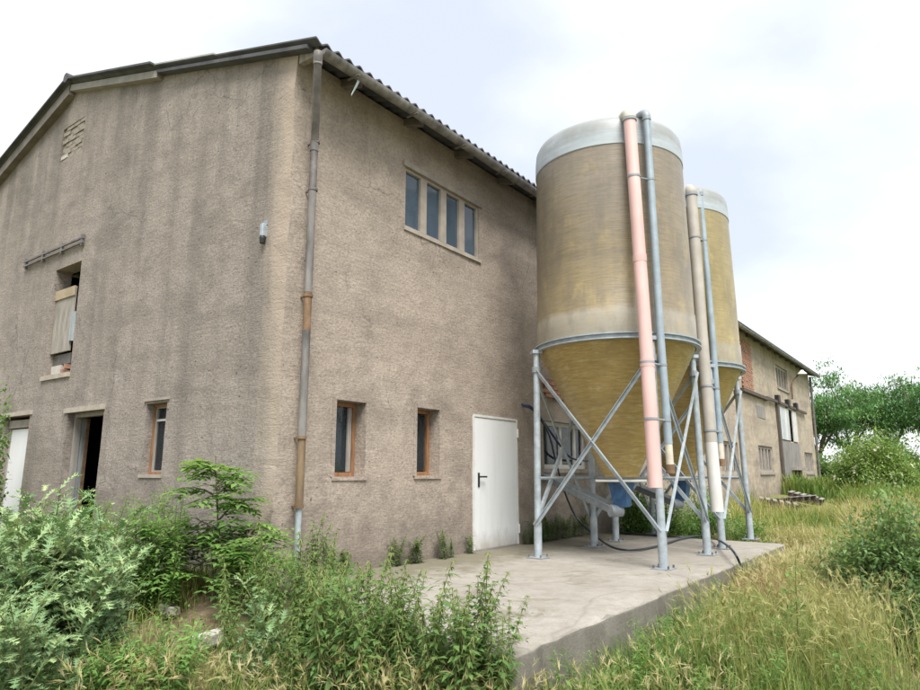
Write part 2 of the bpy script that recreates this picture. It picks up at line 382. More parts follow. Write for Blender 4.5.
def copy_tree(o, parent=None):
    c = o.copy(); C.objects.link(c); c.parent = parent
    for ch in list(o.children): copy_tree(ch, c)
    return c
def crom(pts, n=8):
    p = [np.array(q, float) for q in pts]; p = [2 * p[0] - p[1]] + p + [2 * p[-1] - p[-2]]; o = []
    for i in range(1, len(p) - 2):
        for k in range(n):
            t = k / n; a, b, c, d = p[i - 1:i + 3]
            o.append(.5 * ((2 * b) + (-a + c) * t + (2 * a - 5 * b + 4 * c - d) * t * t + (-a + 3 * b - 3 * c + d) * t ** 3))
    o.append(p[-2]); return o

# numpy triangle soups for plants
def soup(name, V, T, tint, mat, parent=None, smooth=False):
    me = bpy.data.meshes.new(name); n = len(V); m = len(T)
    me.vertices.add(n); me.vertices.foreach_set('co', np.ascontiguousarray(V, np.float32).ravel())
    me.loops.add(m * 3); me.polygons.add(m)
    me.loops.foreach_set('vertex_index', np.ascontiguousarray(T, np.int32).ravel())
    me.polygons.foreach_set('loop_start', np.arange(0, m * 3, 3, dtype=np.int32))
    try: me.polygons.foreach_set('loop_total', np.full(m, 3, np.int32))
    except Exception: pass
    a = me.attributes.new('tint', 'FLOAT', 'POINT'); a.data.foreach_set('value', np.ascontiguousarray(tint, np.float32))
    me.update(calc_edges=True); me.validate()
    me.materials.append(M[mat])
    o = bpy.data.objects.new(name, me); C.objects.link(o); o.parent = parent; return o
def cat_soups(L_):
    V = []; T = []; K = []; o = 0
    for v, t, k in L_:
        V.append(v); T.append(t + o); K.append(k); o += len(v)
    return np.concatenate(V), np.concatenate(T), np.concatenate(K)
def norm(a): return a / (np.linalg.norm(a, axis=-1, keepdims=True) + 1e-9)
def leaves(P, D, L_, W, tint, fold=.12, droop=.0):
    """folded pointed leaves: P base (n,3), D direction, L length, W width"""
    n = len(P); D = norm(D); up = np.tile((0, 0, 1.), (n, 1)); S = norm(np.cross(D, up) + 1e-6); N = np.cross(S, D)
    L_ = np.broadcast_to(L_, n)[:, None]; W = np.broadcast_to(W, n)[:, None]
    tip = P + D * L_ - np.array((0, 0, 1.)) * L_ * droop
    mid = P + D * L_ * .45 - N * W * fold
    a = P + D * L_ * .4 + S * W * .5; b = P + D * L_ * .4 - S * W * .5
    V = np.stack([P, a, b, tip, mid], 1).reshape(-1, 3)
    T = np.array([(0, 2, 4), (0, 4, 1), (1, 4, 3), (4, 2, 3)])[None] + (np.arange(n) * 5)[:, None, None]
    return V, T.reshape(-1, 3), np.repeat(np.broadcast_to(tint, n), 5)
def blades(P, H, lean_az, lean, W, tint):
    n = len(P); d = np.stack([np.cos(lean_az), np.sin(lean_az), np.zeros(n)], 1); s = np.stack([-d[:, 1], d[:, 0], d[:, 2]], 1)
    z = np.array((0, 0, 1.)); H = H[:, None]; ln = lean[:, None]; W = np.broadcast_to(W, n)[:, None]
    m = P + z * H * .55 + d * H * ln * .25; tp = P + z * H * (1 - .25 * ln) + d * H * ln
    V = np.stack([P - s * W * .5, P + s * W * .5, m - s * W * .42, m + s * W * .42, tp], 1).reshape(-1, 3)
    T = np.array([(0, 1, 3), (0, 3, 2), (2, 3, 4)])[None] + (np.arange(n) * 5)[:, None, None]
    return V, T.reshape(-1, 3), np.repeat(tint, 5)

# ------------------------------------------------------------------ ground
def ground():
    rad = np.concatenate([[0], np.geomspace(.6, 900, 130)]); ns = 200; vs = []; fs = []
    for r in rad:
        for j in range(ns):
            th = 2 * math.pi * j / ns; x = CAM[0] + r * math.cos(th); y = CAM[1] + r * math.sin(th)
            z = float(ground_h(x, y))
            if r < 60: z += .045 * mnoise.noise((x * 1.7, y * 1.7, 0)) + .02 * mnoise.noise((x * 6, y * 6, 3))
            vs.append((x, y, z))
    for i in range(len(rad) - 1):
        for j in range(ns): fs.append((i * ns + j, i * ns + (j + 1) % ns, (i + 1) * ns + (j + 1) % ns, (i + 1) * ns + j))
    m = MB(); m.add(vs, fs); o = m.build('ground', 'soil', smooth=True); o['kind'] = 'structure'; return o
ground()

# ------------------------------------------------------------------ barn
BL, BW = 34.8, 12.04; EZ = 6.6; RISE = .009; PITCH = .291; OH = .36
def roof_z(x, y):      # underside of the sheets
    return EZ - .02 + RISE * x + PITCH * (min(y, BW - y)) + .02
barn = thing('barn', 'long two-storey rendered barn with shallow corrugated gable roof and open hatches', 'barn', (BL / 2, BW / 2, .3))
def wob(p):
    x, y, z = p
    n1 = mnoise.noise((y * 1.1 + 3, z * 1.1, x * 1.1)); n2 = mnoise.noise((x * 1.1, z * 1.1 + 7, y * 1.1))
    f1 = mnoise.noise((y * 5 + 3, z * 5, x * 5)); f2 = mnoise.noise((x * 5, z * 5 + 9, y * 5))
    dx = .012 * n1 + .007 * f1; dy = .012 * n2 + .007 * f2
    ck = math.exp(-(abs(x) + abs(y)) / .22)
    dx += .03 * ck * mnoise.noise((z * 2.2, 1.3, 0)) + .015 * ck * mnoise.noise((z * 9, 4.3, 0)); dy += .02 * ck * mnoise.noise((z * 2.6, 8.3, 0))
    if z < 2.2:
        k = (1 - max(z, 0) / 2.2) ** 1.6
        dx -= .13 * k * math.exp(-abs(y) / .45) * math.exp(-abs(x) / .45); dy -= .05 * k * math.exp(-abs(x) / .3) * math.exp(-abs(y) / .3)
    return (x + dx, y + dy, z)
def breaks(a, b, extra, step):
    pts = sorted(set([round(a, 4), round(b, 4)] + [round(e, 4) for e in extra if a < e < b])); o = []
    for p, q in zip(pts, pts[1:]):
        n = max(1, math.ceil((q - p) / step)); o += [p + (q - p) * i / n for i in range(n)]
    return o + [pts[-1]]
def wall(name, mat, axis, fixed, a, b, z0, ztop, openings, depth, inward, step=.3):
    """axis 0: wall runs along x at y=fixed; axis 1: along y at x=fixed. openings: (s0,s1,z0,z1)"""
    m = MB(); us = breaks(a, b, [q for o in openings for q in o[:2]] + ([BW / 2] if axis else []), step)
    zx = sorted({q for o in long_open + gable_open for q in o[2:]})
    P = (lambda s, z, d=0: (s, fixed + d * inward, z)) if axis == 0 else (lambda s, z, d=0: (fixed + d * inward, s, z))
    inside = lambda s, z: any(o[0] < s < o[1] and o[2] < z < o[3] for o in openings)
    idx = {}
    def vid(s, z):
        k = (round(s, 4), round(z, 4))
        if k not in idx: idx[k] = len(m.v); m.v.append(wob(P(s, z)))
        return idx[k]
    zt_min = min(ztop(u) for u in us) - .05
    zs = breaks(z0, zt_min, zx, step)
    for u0, u1 in zip(us, us[1:]):
        col = list(zs); low = min(ztop(u0), ztop(u1))
        col += [q for q in breaks(zt_min, max(low - .05, zt_min + .01), zx, step)[1:] if q < low - .02]
        for c0, c1 in zip(col, col[1:]):
            if not inside((u0 + u1) / 2, (c0 + c1) / 2): m.f.append((vid(u0, c0), vid(u1, c0), vid(u1, c1), vid(u0, c1)))
        m.f.append((vid(u0, col[-1]), vid(u1, col[-1]), vid(u1, ztop(u1)), vid(u0, ztop(u0))))
    for s0, s1, c0, c1 in openings:
        pts = [(s0, c0), (s1, c0), (s1, c1), (s0, c1)]
        for (p, q) in zip(pts, pts[1:] + pts[:1]):
            n = max(1, math.ceil(math.hypot(q[0] - p[0], q[1] - p[1]) / step))
            for i in range(n):
                A = (p[0] + (q[0] - p[0]) * i / n, p[1] + (q[1] - p[1]) * i / n); B = (p[0] + (q[0] - p[0]) * (i + 1) / n, p[1] + (q[1] - p[1]) * (i + 1) / n)
                m.add([wob(P(*A)), wob(P(*B)), P(*B, depth), P(*A, depth)], [(0, 1, 2, 3)])
    return m.build(name, mat, barn, smooth=False)
W1 = (.827, 1.323, 1.607, 2.506); W2 = (2.306, 2.796, 1.617, 2.529); UWIN = (1.981, 3.811, 5.022, 5.917)
DOOR = (3.622, 4.875, .50, 2.523); BIGW = (5.80, 7.52, 1.73, 2.575)
FW1 = (17.0, 19.1, 1.62, 2.67); FW2 = (22.05, 24.45, 1.69, 2.69); FW3 = (31.5, 33.85, 1.68, 2.67); FUP = (26.5, 28.95, 5.33, 6.33)
FHAT = (26.25, 30.0, 3.06, 4.5); FDOOR = (28.0, 30.1, .3, 1.8)
long_open = [W1, W2, UWIN, DOOR, BIGW, FW1, FW2, FW3, FUP, FHAT, FDOOR]
GDOOR = (3.847, 4.944, .25, 2.539); GWIN = (2.222, 2.708, 1.631, 2.545); GHAT = (5.053, 5.977, 3.18, 4.98); GLEFT = (6.286, 7.3, .25, 2.584)
VENT = (5.54, 6.36, 7.03, 7.66)
gable_open = [GDOOR, GWIN, GHAT, GLEFT, VENT]
wl = wall('wall', 'stucco_long', 0, 0., 0., BL, -.4, lambda s: roof_z(s, 0), long_open, .26, 1, .3)
wg = wall('wall', 'stucco_gable', 1, 0., 0., BW, -.4, lambda s: roof_z(0, s), gable_open, .26, 1, .3)
wb = wall('wall', 'stucco_long', 0, BW, 0., BL, -.4, lambda s: roof_z(s, BW), [], .26, -1, 2.)
we = wall('wall', 'stucco_gable', 1, BL, 0., BW, -.4, lambda s: roof_z(BL, s), [], .26, -1, 1.)
tag(wl, 'beige long wall behind the silos'); tag(wg, 'grey streaked gable wall')
# inner floor slab so the openings look into a dark room
MB().b2((.3, .3, .2), (BL - .3, BW - .3, .36)).build('floor_slab', 'cement_grey', barn)
MB().b2((.3, .3, 2.95), (BL - .3, BW - .3, 3.1)).build('upper_floor', 'wood_dark', barn)
MB().b2((5.25, .3, .36), (5.4, BW - .3, 2.95)).build('partition', 'cement_grey', barn)

def roof(side):
    m = MB(); per = .177; ns = 6; x0, x1 = -.13, BL + .75; n = int((x1 - x0) / per * ns)
    ya, yb = (-OH - .11, BW / 2) if side == 0 else (BW + OH + .11, BW / 2)
    rows = [ya + (yb - ya) * i / 6 for i in range(7)]
    grid = []
    for th in (0, .02):
        for y in rows:
            for i in range(n + 1):
                x = x0 + (x1 - x0) * i / n
                z = EZ + RISE * x + PITCH * min(y, BW - y) + .045 + .027 * math.cos(2 * math.pi * i / ns) + th
                grid.append((x, y, z))
    k = n + 1; fs = []
    for l in range(2):
        o = l * 7 * k
        for r in range(6):
            for i in range(n): fs.append((o + r * k + i, o + r * k + i + 1, o + (r + 1) * k + i + 1, o + (r + 1) * k + i))
    o = 7 * k
    for i in range(n): fs.append((i, i + 1, o + i + 1, o + i))
    for r in range(6):
        fs.append((r * k, (r + 1) * k, o + (r + 1) * k, o + r * k)); fs.append((r * k + n, (r + 1) * k + n, o + (r + 1) * k + n, o + r * k + n))
    m.add(grid, fs); return m.build('roof_slope', 'roof_sheet', barn, smooth=True)
ro = roof(0); roof(1)
def slope_board(name, mat, y0, y1, x0, x1, dz0, dz1, side=0, parent=ro):
    f = lambda y: EZ + PITCH * min(y, BW - y)
    m = MB(); vs = []
    for y in (y0, y1):
        for x in (x0, x1):
            for dz in (dz0, dz1): vs.append((x, y, f(y) + dz))
    m.add(vs, [(0, 1, 3, 2), (4, 6, 7, 5), (0, 4, 5, 1), (2, 3, 7, 6), (0, 2, 6, 4), (1, 5, 7, 3)])
    return m.build(name, mat, parent)
# verge: doubled dark sheet near the ridge, pale board under it, thin edge towards the eave
slope_board('barge_board', 'barge_pale', 3.08, 6.02, -.10, .02, -.095, .02)
slope_board('barge_board', 'barge', 6.02, 12.4, -.12, .02, -.17, .02)
slope_board('verge_sheet', 'roof_sheet', 3.12, 6.02, -.2, 1.2, .085, .118)
slope_board('verge_sheet', 'roof_sheet', 6.02, 12.4, -.2, 1.2, .085, .118)
slope_board('verge_sheet', 'roof_pale', 1.55, 3.08, -.15, 1.0, .083, .105)
slope_board('verge_strip', 'roof_sheet', -.3, 3.06, -.12, .015, -.03, .018)
MB().tube([(-.2, BW / 2, EZ + PITCH * BW / 2 + .11), (BL + .7, BW / 2, EZ + PITCH * BW / 2 + .42)], .09, 8).build('ridge_cap', 'roof_sheet', ro)
x = .75
while x < BL + .5:
    z = EZ + RISE * x; v = []
    for y in (-OH + .06, .3):
        for dx in (-.045, .045):
            for dz in (-.09, .01): v.append((x + dx, y, z + PITCH * y + dz))
    MB().add(v, [(0, 1, 3, 2), (4, 6, 7, 5), (0, 4, 5, 1), (2, 3, 7, 6), (0, 2, 6, 4), (1, 5, 7, 3)]).build('rafter_end', 'barge', ro); x += 1.22
MB().box((0.03, -.19, EZ - .1), (.07, .3, .12)).build('rafter_end', 'wood_tan', ro)
# gutter: open half round with brackets
def gutter(x0, x1):
    m = MB(); n = 9; k = 40; vs = []; fs = []
    for i in range(k + 1):
        x = x0 + (x1 - x0) * i / k; zc = EZ + RISE * x - .155 + .012 * math.sin(x * .9)
        for rr in (.078, .071):
            for j in range(n):
                th = math.pi + math.pi * j / (n - 1); vs.append((x, -OH - .085 + rr * math.cos(th), zc + rr * math.sin(th)))
    s = 2 * n
    for i in range(k):
        for l in range(2):
            for j in range(n - 1): a = i * s + l * n + j; fs.append((a, a + 1, a + s + 1, a + s))
        fs.append((i * s, i * s + n, (i + 1) * s + n, (i + 1) * s)); fs.append((i * s + n - 1, i * s + 2 * n - 1, (i + 1) * s + 2 * n - 1, (i + 1) * s + n - 1))
    for i in (0, k): fs.append(tuple(i * s + j for j in range(n)))
    m.add(vs, fs); return m.build('gutter', 'zinc', barn, smooth=True)
gut = gutter(-.02, BL + .55)
x = .5
while x < BL:
    MB().box((x, -OH - .085, EZ + RISE * x - .235), (.03, .19, .012)).build('gutter_bracket', 'zinc_dark', gut); x += 1.1
# downpipe: sections of different age
o1 = on(1, -OH - .085, 318, 58); o2 = on(1, -.2, 320.5, 112); o1[2] = EZ - .22
dp = MB().tube(crom([o1, o1 - (0, 0, .14), (.213, -.125, 5.5), (.213, -.12, 5.38)], 4), .046, 14).build('downpipe', 'zinc_dark', barn, smooth=True)
MB().tube([o1 + (0, 0, .01), o1 - (0, 0, .15)], .052, 14).build('pipe_section', 'old_zinc', dp, smooth=True)
for z1, z0, r, mt in ((5.5, 5.38, .05, 'old_zinc'), (5.38, 4.9, .044, 'zinc_dark'), (4.9, 3.66, .046, 'old_zinc'), (3.66, 3.22, .045, 'rusty'), (3.22, 2.02, .046, 'old_zinc'), (2.02, 1.29, .044, 'ochre_pipe'), (1.29, .12, .034, 'galv')):
    MB().tube([(.213 + (6 - z1) * .003, -.12, z1), (.213 + (6 - z0) * .003, -.12, z0)], r, 14).build('pipe_section', mt, dp, smooth=True)
for z in (5.5, 4.9, 3.62, 2.03, 1.3):
    MB().lathe([(.04, -.015), (.057, -.015), (.057, .015), (.04, .015)], (.222, -.12, z), 14).box((.222, -.05, z), (.02, .1, .02)).build('pipe_clamp', 'rusty' if z < 4 else 'zinc_dark', dp)
# torn strip of plastic caught under the gutter
tp = [on(1, -.44, u, v) for u, v in ((361, 71), (360, 78), (356, 87), (352, 95))]
m = MB(); vs = []
for i, q in enumerate(tp): wd = .03 - .006 * i; vs += [(q[0] - wd, q[1], q[2]), (q[0] + wd, q[1] + .01 * i, q[2])]
m.add(vs, [(2 * i, 2 * i + 1, 2 * i + 3, 2 * i + 2) for i in range(3)]); ts = m.build('plastic_strip', 'tape')
sm = ts.modifiers.new('solid', 'SOLIDIFY'); sm.thickness = .004
tag(ts, 'pale torn plastic strip hanging from the gutter near the corner', 'plastic strip')

def ringframe(m, o, axis, fixed, d0, d1, wdt, inset=0., inward=1):
    s0, s1, z0, z1 = o[0] + inset, o[1] - inset, o[2] + inset, o[3] - inset
    for a, b, c, d in ((s0, s0 + wdt, z0, z1), (s1 - wdt, s1, z0, z1), (s0 + wdt, s1 - wdt, z0, z0 + wdt), (s0 + wdt, s1 - wdt, z1 - wdt, z1)):
        bar(m, axis, fixed, a, b, c, d, d0, d1)
    return m
def bar(m, axis, fixed, a, b, c, d, d0, d1):
    if axis == 0: m.b2((a, fixed + d0, c), (b, fixed + d1, d))
    else: m.b2((fixed + d0, a, c), (fixed + d1, b, d))
    return m
# small timber windows of the long wall
win = ringframe(MB(), W1, 0, 0, .17, .24, .05, .004).build('window', 'wood_orange', barn)
tag(win, 'narrow window with orange-brown frame and an added pale panel as its reflection, nearest the downpipe')
bar(MB(), 0, 0, W1[0] + .065, W1[1] - .065, W1[2] + .06, W1[3] - .06, .2, .205).build('pane', 'glass', win)
bar(MB(), 0, 0, W1[0] + .37, W1[0] + .43, W1[2] + .06, W1[3] - .06, .175, .198).build('sash_bar', 'wood_grey', win)
MB().add([(.86, .40, 1.6), (1.08, .44, 1.6), (1.06, .44, 2.25), (.86, .40, 2.33), (.86, .42, 1.6), (1.08, .46, 1.6), (1.06, .46, 2.25), (.86, .42, 2.33)], [(0, 1, 2, 3), (7, 6, 5, 4), (0, 4, 5, 1), (1, 5, 6, 2), (2, 6, 7, 3), (3, 7, 4, 0)]).build('reflection_panel', 'white_paint', win)  # white panel added for the pale curtain-like reflection in the pane
win = ringframe(MB(), W2, 0, 0, .17, .24, .05, .004).build('window', 'wood_orange', barn); tag(win, 'narrow window with brown frame beside the white door')
bar(MB(), 0, 0, W2[0] + .07, W2[1] - .07, W2[2] + .065, W2[3] - .065, .2, .205).build('pane', 'glass', win)
for o in (W1, W2):   # raised render band round the opening and a thin sill
    m = MB(); bar(m, 0, 0, o[0] - .06, o[0] - .002, o[2], o[3] + .06, -.012, .02); bar(m, 0, 0, o[1] + .002, o[1] + .06, o[2], o[3] + .06, -.012, .02); bar(m, 0, 0, o[0], o[1], o[3] + .002, o[3] + .06, -.011, .02)
    m.build('surround', 'stucco_long', barn)
    bar(MB(), 0, 0, o[0] - .04, o[1] + .04, o[2] - .04, o[2] + .003, -.018, .24).build('sill', 'stucco_long', barn)
# upper four-light window
up = ringframe(MB(), UWIN, 0, 0, .02, .2, .035, .003).build('window', 'concrete_trim', barn); tag(up, 'four-light upper window with concrete mullions')
bar(MB(), 0, 0, UWIN[0] - .05, UWIN[1] + .06, UWIN[3] + .002, UWIN[3] + .075, -.03, .03).build('lintel', 'lintel', up)
bar(MB(), 0, 0, UWIN[0] - .02, UWIN[1] + .04, UWIN[2] - .05, UWIN[2] + .004, -.025, .2).build('sill', 'concrete_trim', up)
pw = (UWIN[1] - UWIN[0] - .07 - 3 * .14) / 4
for i in range(4):
    a = UWIN[0] + .035 + i * (pw + .14)
    bar(MB(), 0, 0, a, a + pw, UWIN[2] + .037, UWIN[3] - .037, .06, .068).build('pane', 'glass_sky_blue', up)
    if i < 3: bar(MB(), 0, 0, a + pw, a + pw + .14, UWIN[2] + .035, UWIN[3] - .035, .018, .19).build('mullion', 'concrete_trim', up)
# white steel door
d = bar(MB(), 0, 0, DOOR[0] + .03, DOOR[1] - .03, ZP + .02, DOOR[3] - .03, -.01, .045).build('door', 'door_paint', barn, bevel=.006); tag(d, 'white steel door above the platform')
m = MB(); bar(m, 0, 0, DOOR[0] - .012, DOOR[0] + .026, ZP, DOOR[3], -.02, .1); bar(m, 0, 0, DOOR[1] - .026, DOOR[1] + .012, ZP, DOOR[3], -.02, .1); bar(m, 0, 0, DOOR[0] + .026, DOOR[1] - .026, DOOR[3] - .026, DOOR[3] + .01, -.02, .1)
m.build('door_frame', 'white_frame', d)
hd = MB().b2((3.735, -.022, 1.45), (3.775, -.012, 1.66)).tube([(3.755, -.02, 1.6), (3.755, -.065, 1.6), (3.765, -.072, 1.6), (3.89, -.07, 1.6)], .013, 8).build('handle', 'black', d)
for z in (.78, 2.3): MB().tube([(DOOR[1] - .005, -.03, z - .07), (DOOR[1] - .005, -.03, z + .07)], .018, 10).build('hinge', 'white_frame', d)
bar(MB(), 0, 0, DOOR[0] - .01, DOOR[1] + .01, ZP - .1, ZP + .02, -.03, .24).build('threshold', 'cement_grey', d)
# wide window behind the near silo
bw = ringframe(MB(), BIGW, 0, 0, .05, .14, .075, .003).build('window', 'white_frame', barn); tag(bw, 'wide white-framed window behind the near silo')
for a in (6.5, 7.08): bar(MB(), 0, 0, a, a + .07, BIGW[2] + .07, BIGW[3] - .07, .055, .135).build('mullion', 'white_frame', bw)
for a, b in ((BIGW[0] + .075, 6.5), (6.57, 7.08), (7.15, BIGW[1] - .075)): bar(MB(), 0, 0, a, b, BIGW[2] + .07, BIGW[3] - .07, .09, .1).build('pane', 'glass', bw)
bar(MB(), 0, 0, BIGW[0] - .05, BIGW[1] + .05, BIGW[2] - .07, BIGW[2] + .003, -.04, .2).build('sill', 'concrete_trim', bw)
bar(MB(), 0, 0, BIGW[0] - .05, BIGW[1] + .05, BIGW[3] + .002, BIGW[3] + .05, -.02, .05).build('lintel', 'lintel', bw)
# shared brick meshes
def brick_mesh(name, mat, sz):
    o = MB().box((0, 0, 0), sz).build(name, mat); me = o.data; bpy.data.objects.remove(o); return me
bm_red = brick_mesh('brick', 'brick', (.235, .06, .066)); bm_old = brick_mesh('brick', 'brick_old', (.06, .235, .066)); bm_pale = brick_mesh('brick', 'block', (.06, .235, .066))
def brick_patch(parent, me, axis, fixed, s0, s1, z0, z1, rnd=.008):
    z = z0 + .035; row = 0; ox, oy, oz = root_loc(barn)
    while z < z1 - .03:
        s = s0 + (.12 if row % 2 == 0 else 0.005)
        while s < s1 - .06:
            o = bpy.data.objects.new('brick', me); C.objects.link(o); o.parent = parent
            k = random.uniform(-rnd, rnd); loc = (s, fixed + k, z) if axis == 0 else (fixed + k, s, z)
            o.location = (loc[0] - ox, loc[1] - oy, loc[2] - oz); o.rotation_euler = (random.uniform(-.02, .02), 0, random.uniform(-.02, .02)); s += .247
        z += .077; row += 1
pt = bar(MB(), 0, 0, 5.82, 6.62, 3.0, 3.34, -.008, .02).build('bricked_opening', 'rusty', barn); brick_patch(pt, bm_red, 0, -.012, 5.86, 6.58, 3.0, 3.34)
vt = bar(MB(), 1, 0, VENT[0], VENT[1], VENT[2], VENT[3], .035, .09).build('bricked_vent', 'lintel', barn); tag(vt, 'bricked-up vent with bare bricks below the ridge')
brick_patch(vt, bm_old, 1, .045, VENT[0] + .06, VENT[1] - .02, VENT[2] + .02, VENT[3], .012)
o = bpy.data.objects.new('brick', bm_pale); C.objects.link(o); o.parent = vt; o.location = (.03 - BL / 2, 6.2 - BW / 2, 7.09 - .3)
bp_ = bar(MB(), 0, 0, 20.35, 22.0, 4.65, 6.5, -.006, .02).build('bricked_opening', 'rusty', barn); tag(bp_, 'red bricked-up opening right of the far silo'); brick_patch(bp_, bm_red, 0, -.012, 20.4, 21.95, 4.65, 6.5)
bar(MB(), 0, 0, 20.0, 24.0, 4.5, 4.62, -.14, .02).build('ledge', 'wood_dark', barn)
# gable: doorway, window, hatch, white door
gd = bar(MB(), 1, 0, GDOOR[0] - .03, GDOOR[1] + .1, GDOOR[3] + .002, GDOOR[3] + .075, -.03, .05).build('lintel', 'concrete_trim', barn)
rz = Matrix.Rotation(R(160), 3, 'Z'); hinge = Vector((.33, GDOOR[1] - .02, 0))
door2 = None
for i in range(4):
    q = hinge + rz @ Vector((.02, -.1 - .2 * i, 0)); mm = MB().box((q.x, q.y, 1.42), (.035, .195, 2.1 + .02 * (i % 2)), rz)
    ob = mm.build('door' if i == 0 else 'plank', 'wood_blue' if i % 2 == 0 else 'wood_grey', barn if i == 0 else door2)
    if i == 0: door2 = ob; tag(ob, 'weathered blue-grey plank door standing open inside the gable doorway')
MB().b2((.19, GDOOR[1] - .035, .3), (.262, GDOOR[1] - .004, GDOOR[3] - .06)).build('door_jamb', 'wood_blue', door2)
MB().b2((.262, GDOOR[1] - .06, .3), (.305, GDOOR[1] - .004, GDOOR[3] - .06)).build('door_jamb', 'rusty', door2)
MB().b2((.1, GDOOR[1] - .05, .3), (.185, GDOOR[1] - .003, GDOOR[3] - .003)).b2((.1, GDOOR[0] + .003, GDOOR[3] - .06), (.185, GDOOR[1] - .05, GDOOR[3] - .004)).build('door_frame', 'wood_grey', door2)
gw = ringframe(MB(), GWIN, 1, 0, .12, .17, .05, .004).build('window', 'wood_tan', barn); ringframe(MB(), GWIN, 1, 0, .1, .125, .03, .004).build('outer_frame', 'wood_orange', gw); tag(gw, 'narrow gable window with flaking pale frame')
bar(MB(), 1, 0, GWIN[0] + .05, GWIN[1] - .05, 2.32, 2.35, .125, .165).build('glazing_bar', 'white_frame', gw)
bar(MB(), 1, 0, GWIN[0] + .053, GWIN[1] - .053, GWIN[2] + .05, 2.32, .145, .15).build('pane', 'glass', gw); bar(MB(), 1, 0, GWIN[0] + .053, GWIN[1] - .053, 2.35, GWIN[3] - .05, .145, .15).build('pane', 'glass', gw)
bar(MB(), 1, 0, GWIN[0] - .06, GWIN[1] + .05, GWIN[3] + .03, GWIN[3] + .06, -.03, .02).build('drip_edge', 'lintel', gw)
bar(MB(), 1, 0, GWIN[0] - .02, GWIN[1] + .03, GWIN[2] - .04, GWIN[2] + .003, -.02, .25).build('sill', 'lintel', gw)
gh = bar(MB(), 1, 0, 5.32, GHAT[1] - .004, 3.56, 4.62, .06, .09).build('hatch_shutter', 'wood_tan', barn); tag(gh, 'tan boarded loading hatch with dark gap')
bar(MB(), 1, 0, 5.3, GHAT[1] - .003, 4.46, 4.62, .04, .06).build('ledge_board', 'wood_yellow', gh)
for yy in (5.44, 5.62, 5.8): bar(MB(), 1, 0, yy, yy + .012, 3.57, 4.45, .054, .06).build('batten', 'wood_grey', gh)
MB().box((.09, 5.24, 3.95), (.02, .17, .48), Matrix.Rotation(R(35), 3, 'Z')).build('metal_flap', 'wood_blue', gh)
MB().b2((.1, 5.62, 3.19), (.2, 5.96, 3.36)).build('sill_block', 'block', gh)
MB().b2((.12, 5.36, 3.37), (.2, GHAT[1] - .003, 3.54)).build('sill_block', 'zinc_dark', gh)
brick_patch(gh, bm_red, 1, .14, 5.3, 5.5, 3.19, 3.36)
bar(MB(), 1, 0, GHAT[0] - .02, GHAT[1] + .04, GHAT[2] - .07, GHAT[2] + .003, -.03, .25).build('sill', 'concrete_trim', gh)
rl = bar(bar(MB(), 1, 0, 5.0, 7.2, 5.33, 5.36, -.06, -.03), 1, 0, 5.0, 7.2, 5.25, 5.275, -.06, -.03).build('sliding_rail', 'zinc_dark', barn); tag(rl, 'thin sliding-door rail above the gable hatch')
for yy in (5.04, 5.75, 6.45, 7.15): bar(MB(), 1, 0, yy - .025, yy + .025, 5.22, 5.40, -.055, .01).build('rail_bracket', 'zinc_dark', rl)
ld = bar(MB(), 1, 0, GLEFT[0] + .05, GLEFT[1] - .05, .36, 2.38, .12, .165).build('door', 'door_paint', barn); tag(ld, 'white door at the left edge of the gable')
ringframe(MB(), (GLEFT[0], GLEFT[1], .3, GLEFT[3] - .05), 1, 0, .1, .17, .048, .003).build('door_frame', 'wood_grey', ld)
bar(MB(), 1, 0, GLEFT[0] + .003, GLEFT[1] - .003, 2.40, 2.53, .08, .2).build('lintel', 'lintel', ld)
MB().b2((.08, GLEFT[0] + .1, 1.3), (.12, GLEFT[0] + .13, 1.42)).build('handle', 'black', ld)
bar(MB(), 1, 0, GLEFT[0] - .08, GLEFT[1] + .1, GLEFT[3] + .002, GLEFT[3] + .07, -.03, .05).build('lintel', 'concrete_trim', barn)
# lamp on the gable
lp = thing('wall_lamp', 'small grey wall lamp high on the gable near the corner', 'wall lamp', (-.02, .41, 4.3))
MB().b2((-.07, .385, 4.36), (.02, .44, 4.52)).build('housing', 'galv', lp, bevel=.01); MB().lathe([(.0, .0), (.03, .0), (.036, .06), (.03, .09), (.0, .09)], (-.045, .41, 4.28), 12).build('lens', 'black', lp); MB().b2((-.02, .385, 4.5), (.02, .435, 4.57)).build('bracket', 'galv_dull', lp)

# far end of the long wall
def barred(o, n, lab):
    wn_ = ringframe(MB(), o, 0, 0, .06, .16, .1, .003).build('window', 'lintel', barn); tag(wn_, lab)
    wid = (o[1] - o[0] - .2) / n
    for i in range(n):
        a = o[0] + .1 + i * wid
        bar(MB(), 0, 0, a, a + wid, o[2] + .1, o[3] - .1, .12, .13).build('pane', 'glass', wn_)
        if i: bar(MB(), 0, 0, a - .08, a + .08, o[2] + .1, o[3] - .1, .05, .16).build('mullion', 'lintel', wn_)
    bar(MB(), 0, 0, o[0] - .06, o[1] + .06, o[2] - .08, o[2] + .003, -.05, .2).build('sill', 'lintel', wn_)
barred(FW1, 4, 'far lower window beside the silo leg'); barred(FW2, 4, 'lower barred window left of the grey hatch bay')
barred(FW3, 4, 'lower barred window nearest the far corner'); barred(FUP, 4, 'upper barred window under the far eave')
fp = bar(MB(), 0, 0, 26.05, 30.05, .1, 3.0, -.045, .0).build('cement_panel', 'cement_grey', barn)
fp.data.clear_geometry()
m = MB(); bar(m, 0, 0, 26.05, 27.9, .1, 3.0, -.045, .03); bar(m, 0, 0, 27.9, 30.15, 1.86, 3.0, -.045, .03)
m.v = [(a - BL / 2, b - BW / 2, c - .3) for a, b, c in m.v]; fp.data.from_pydata(m.v, [], m.f); fp.data.update()
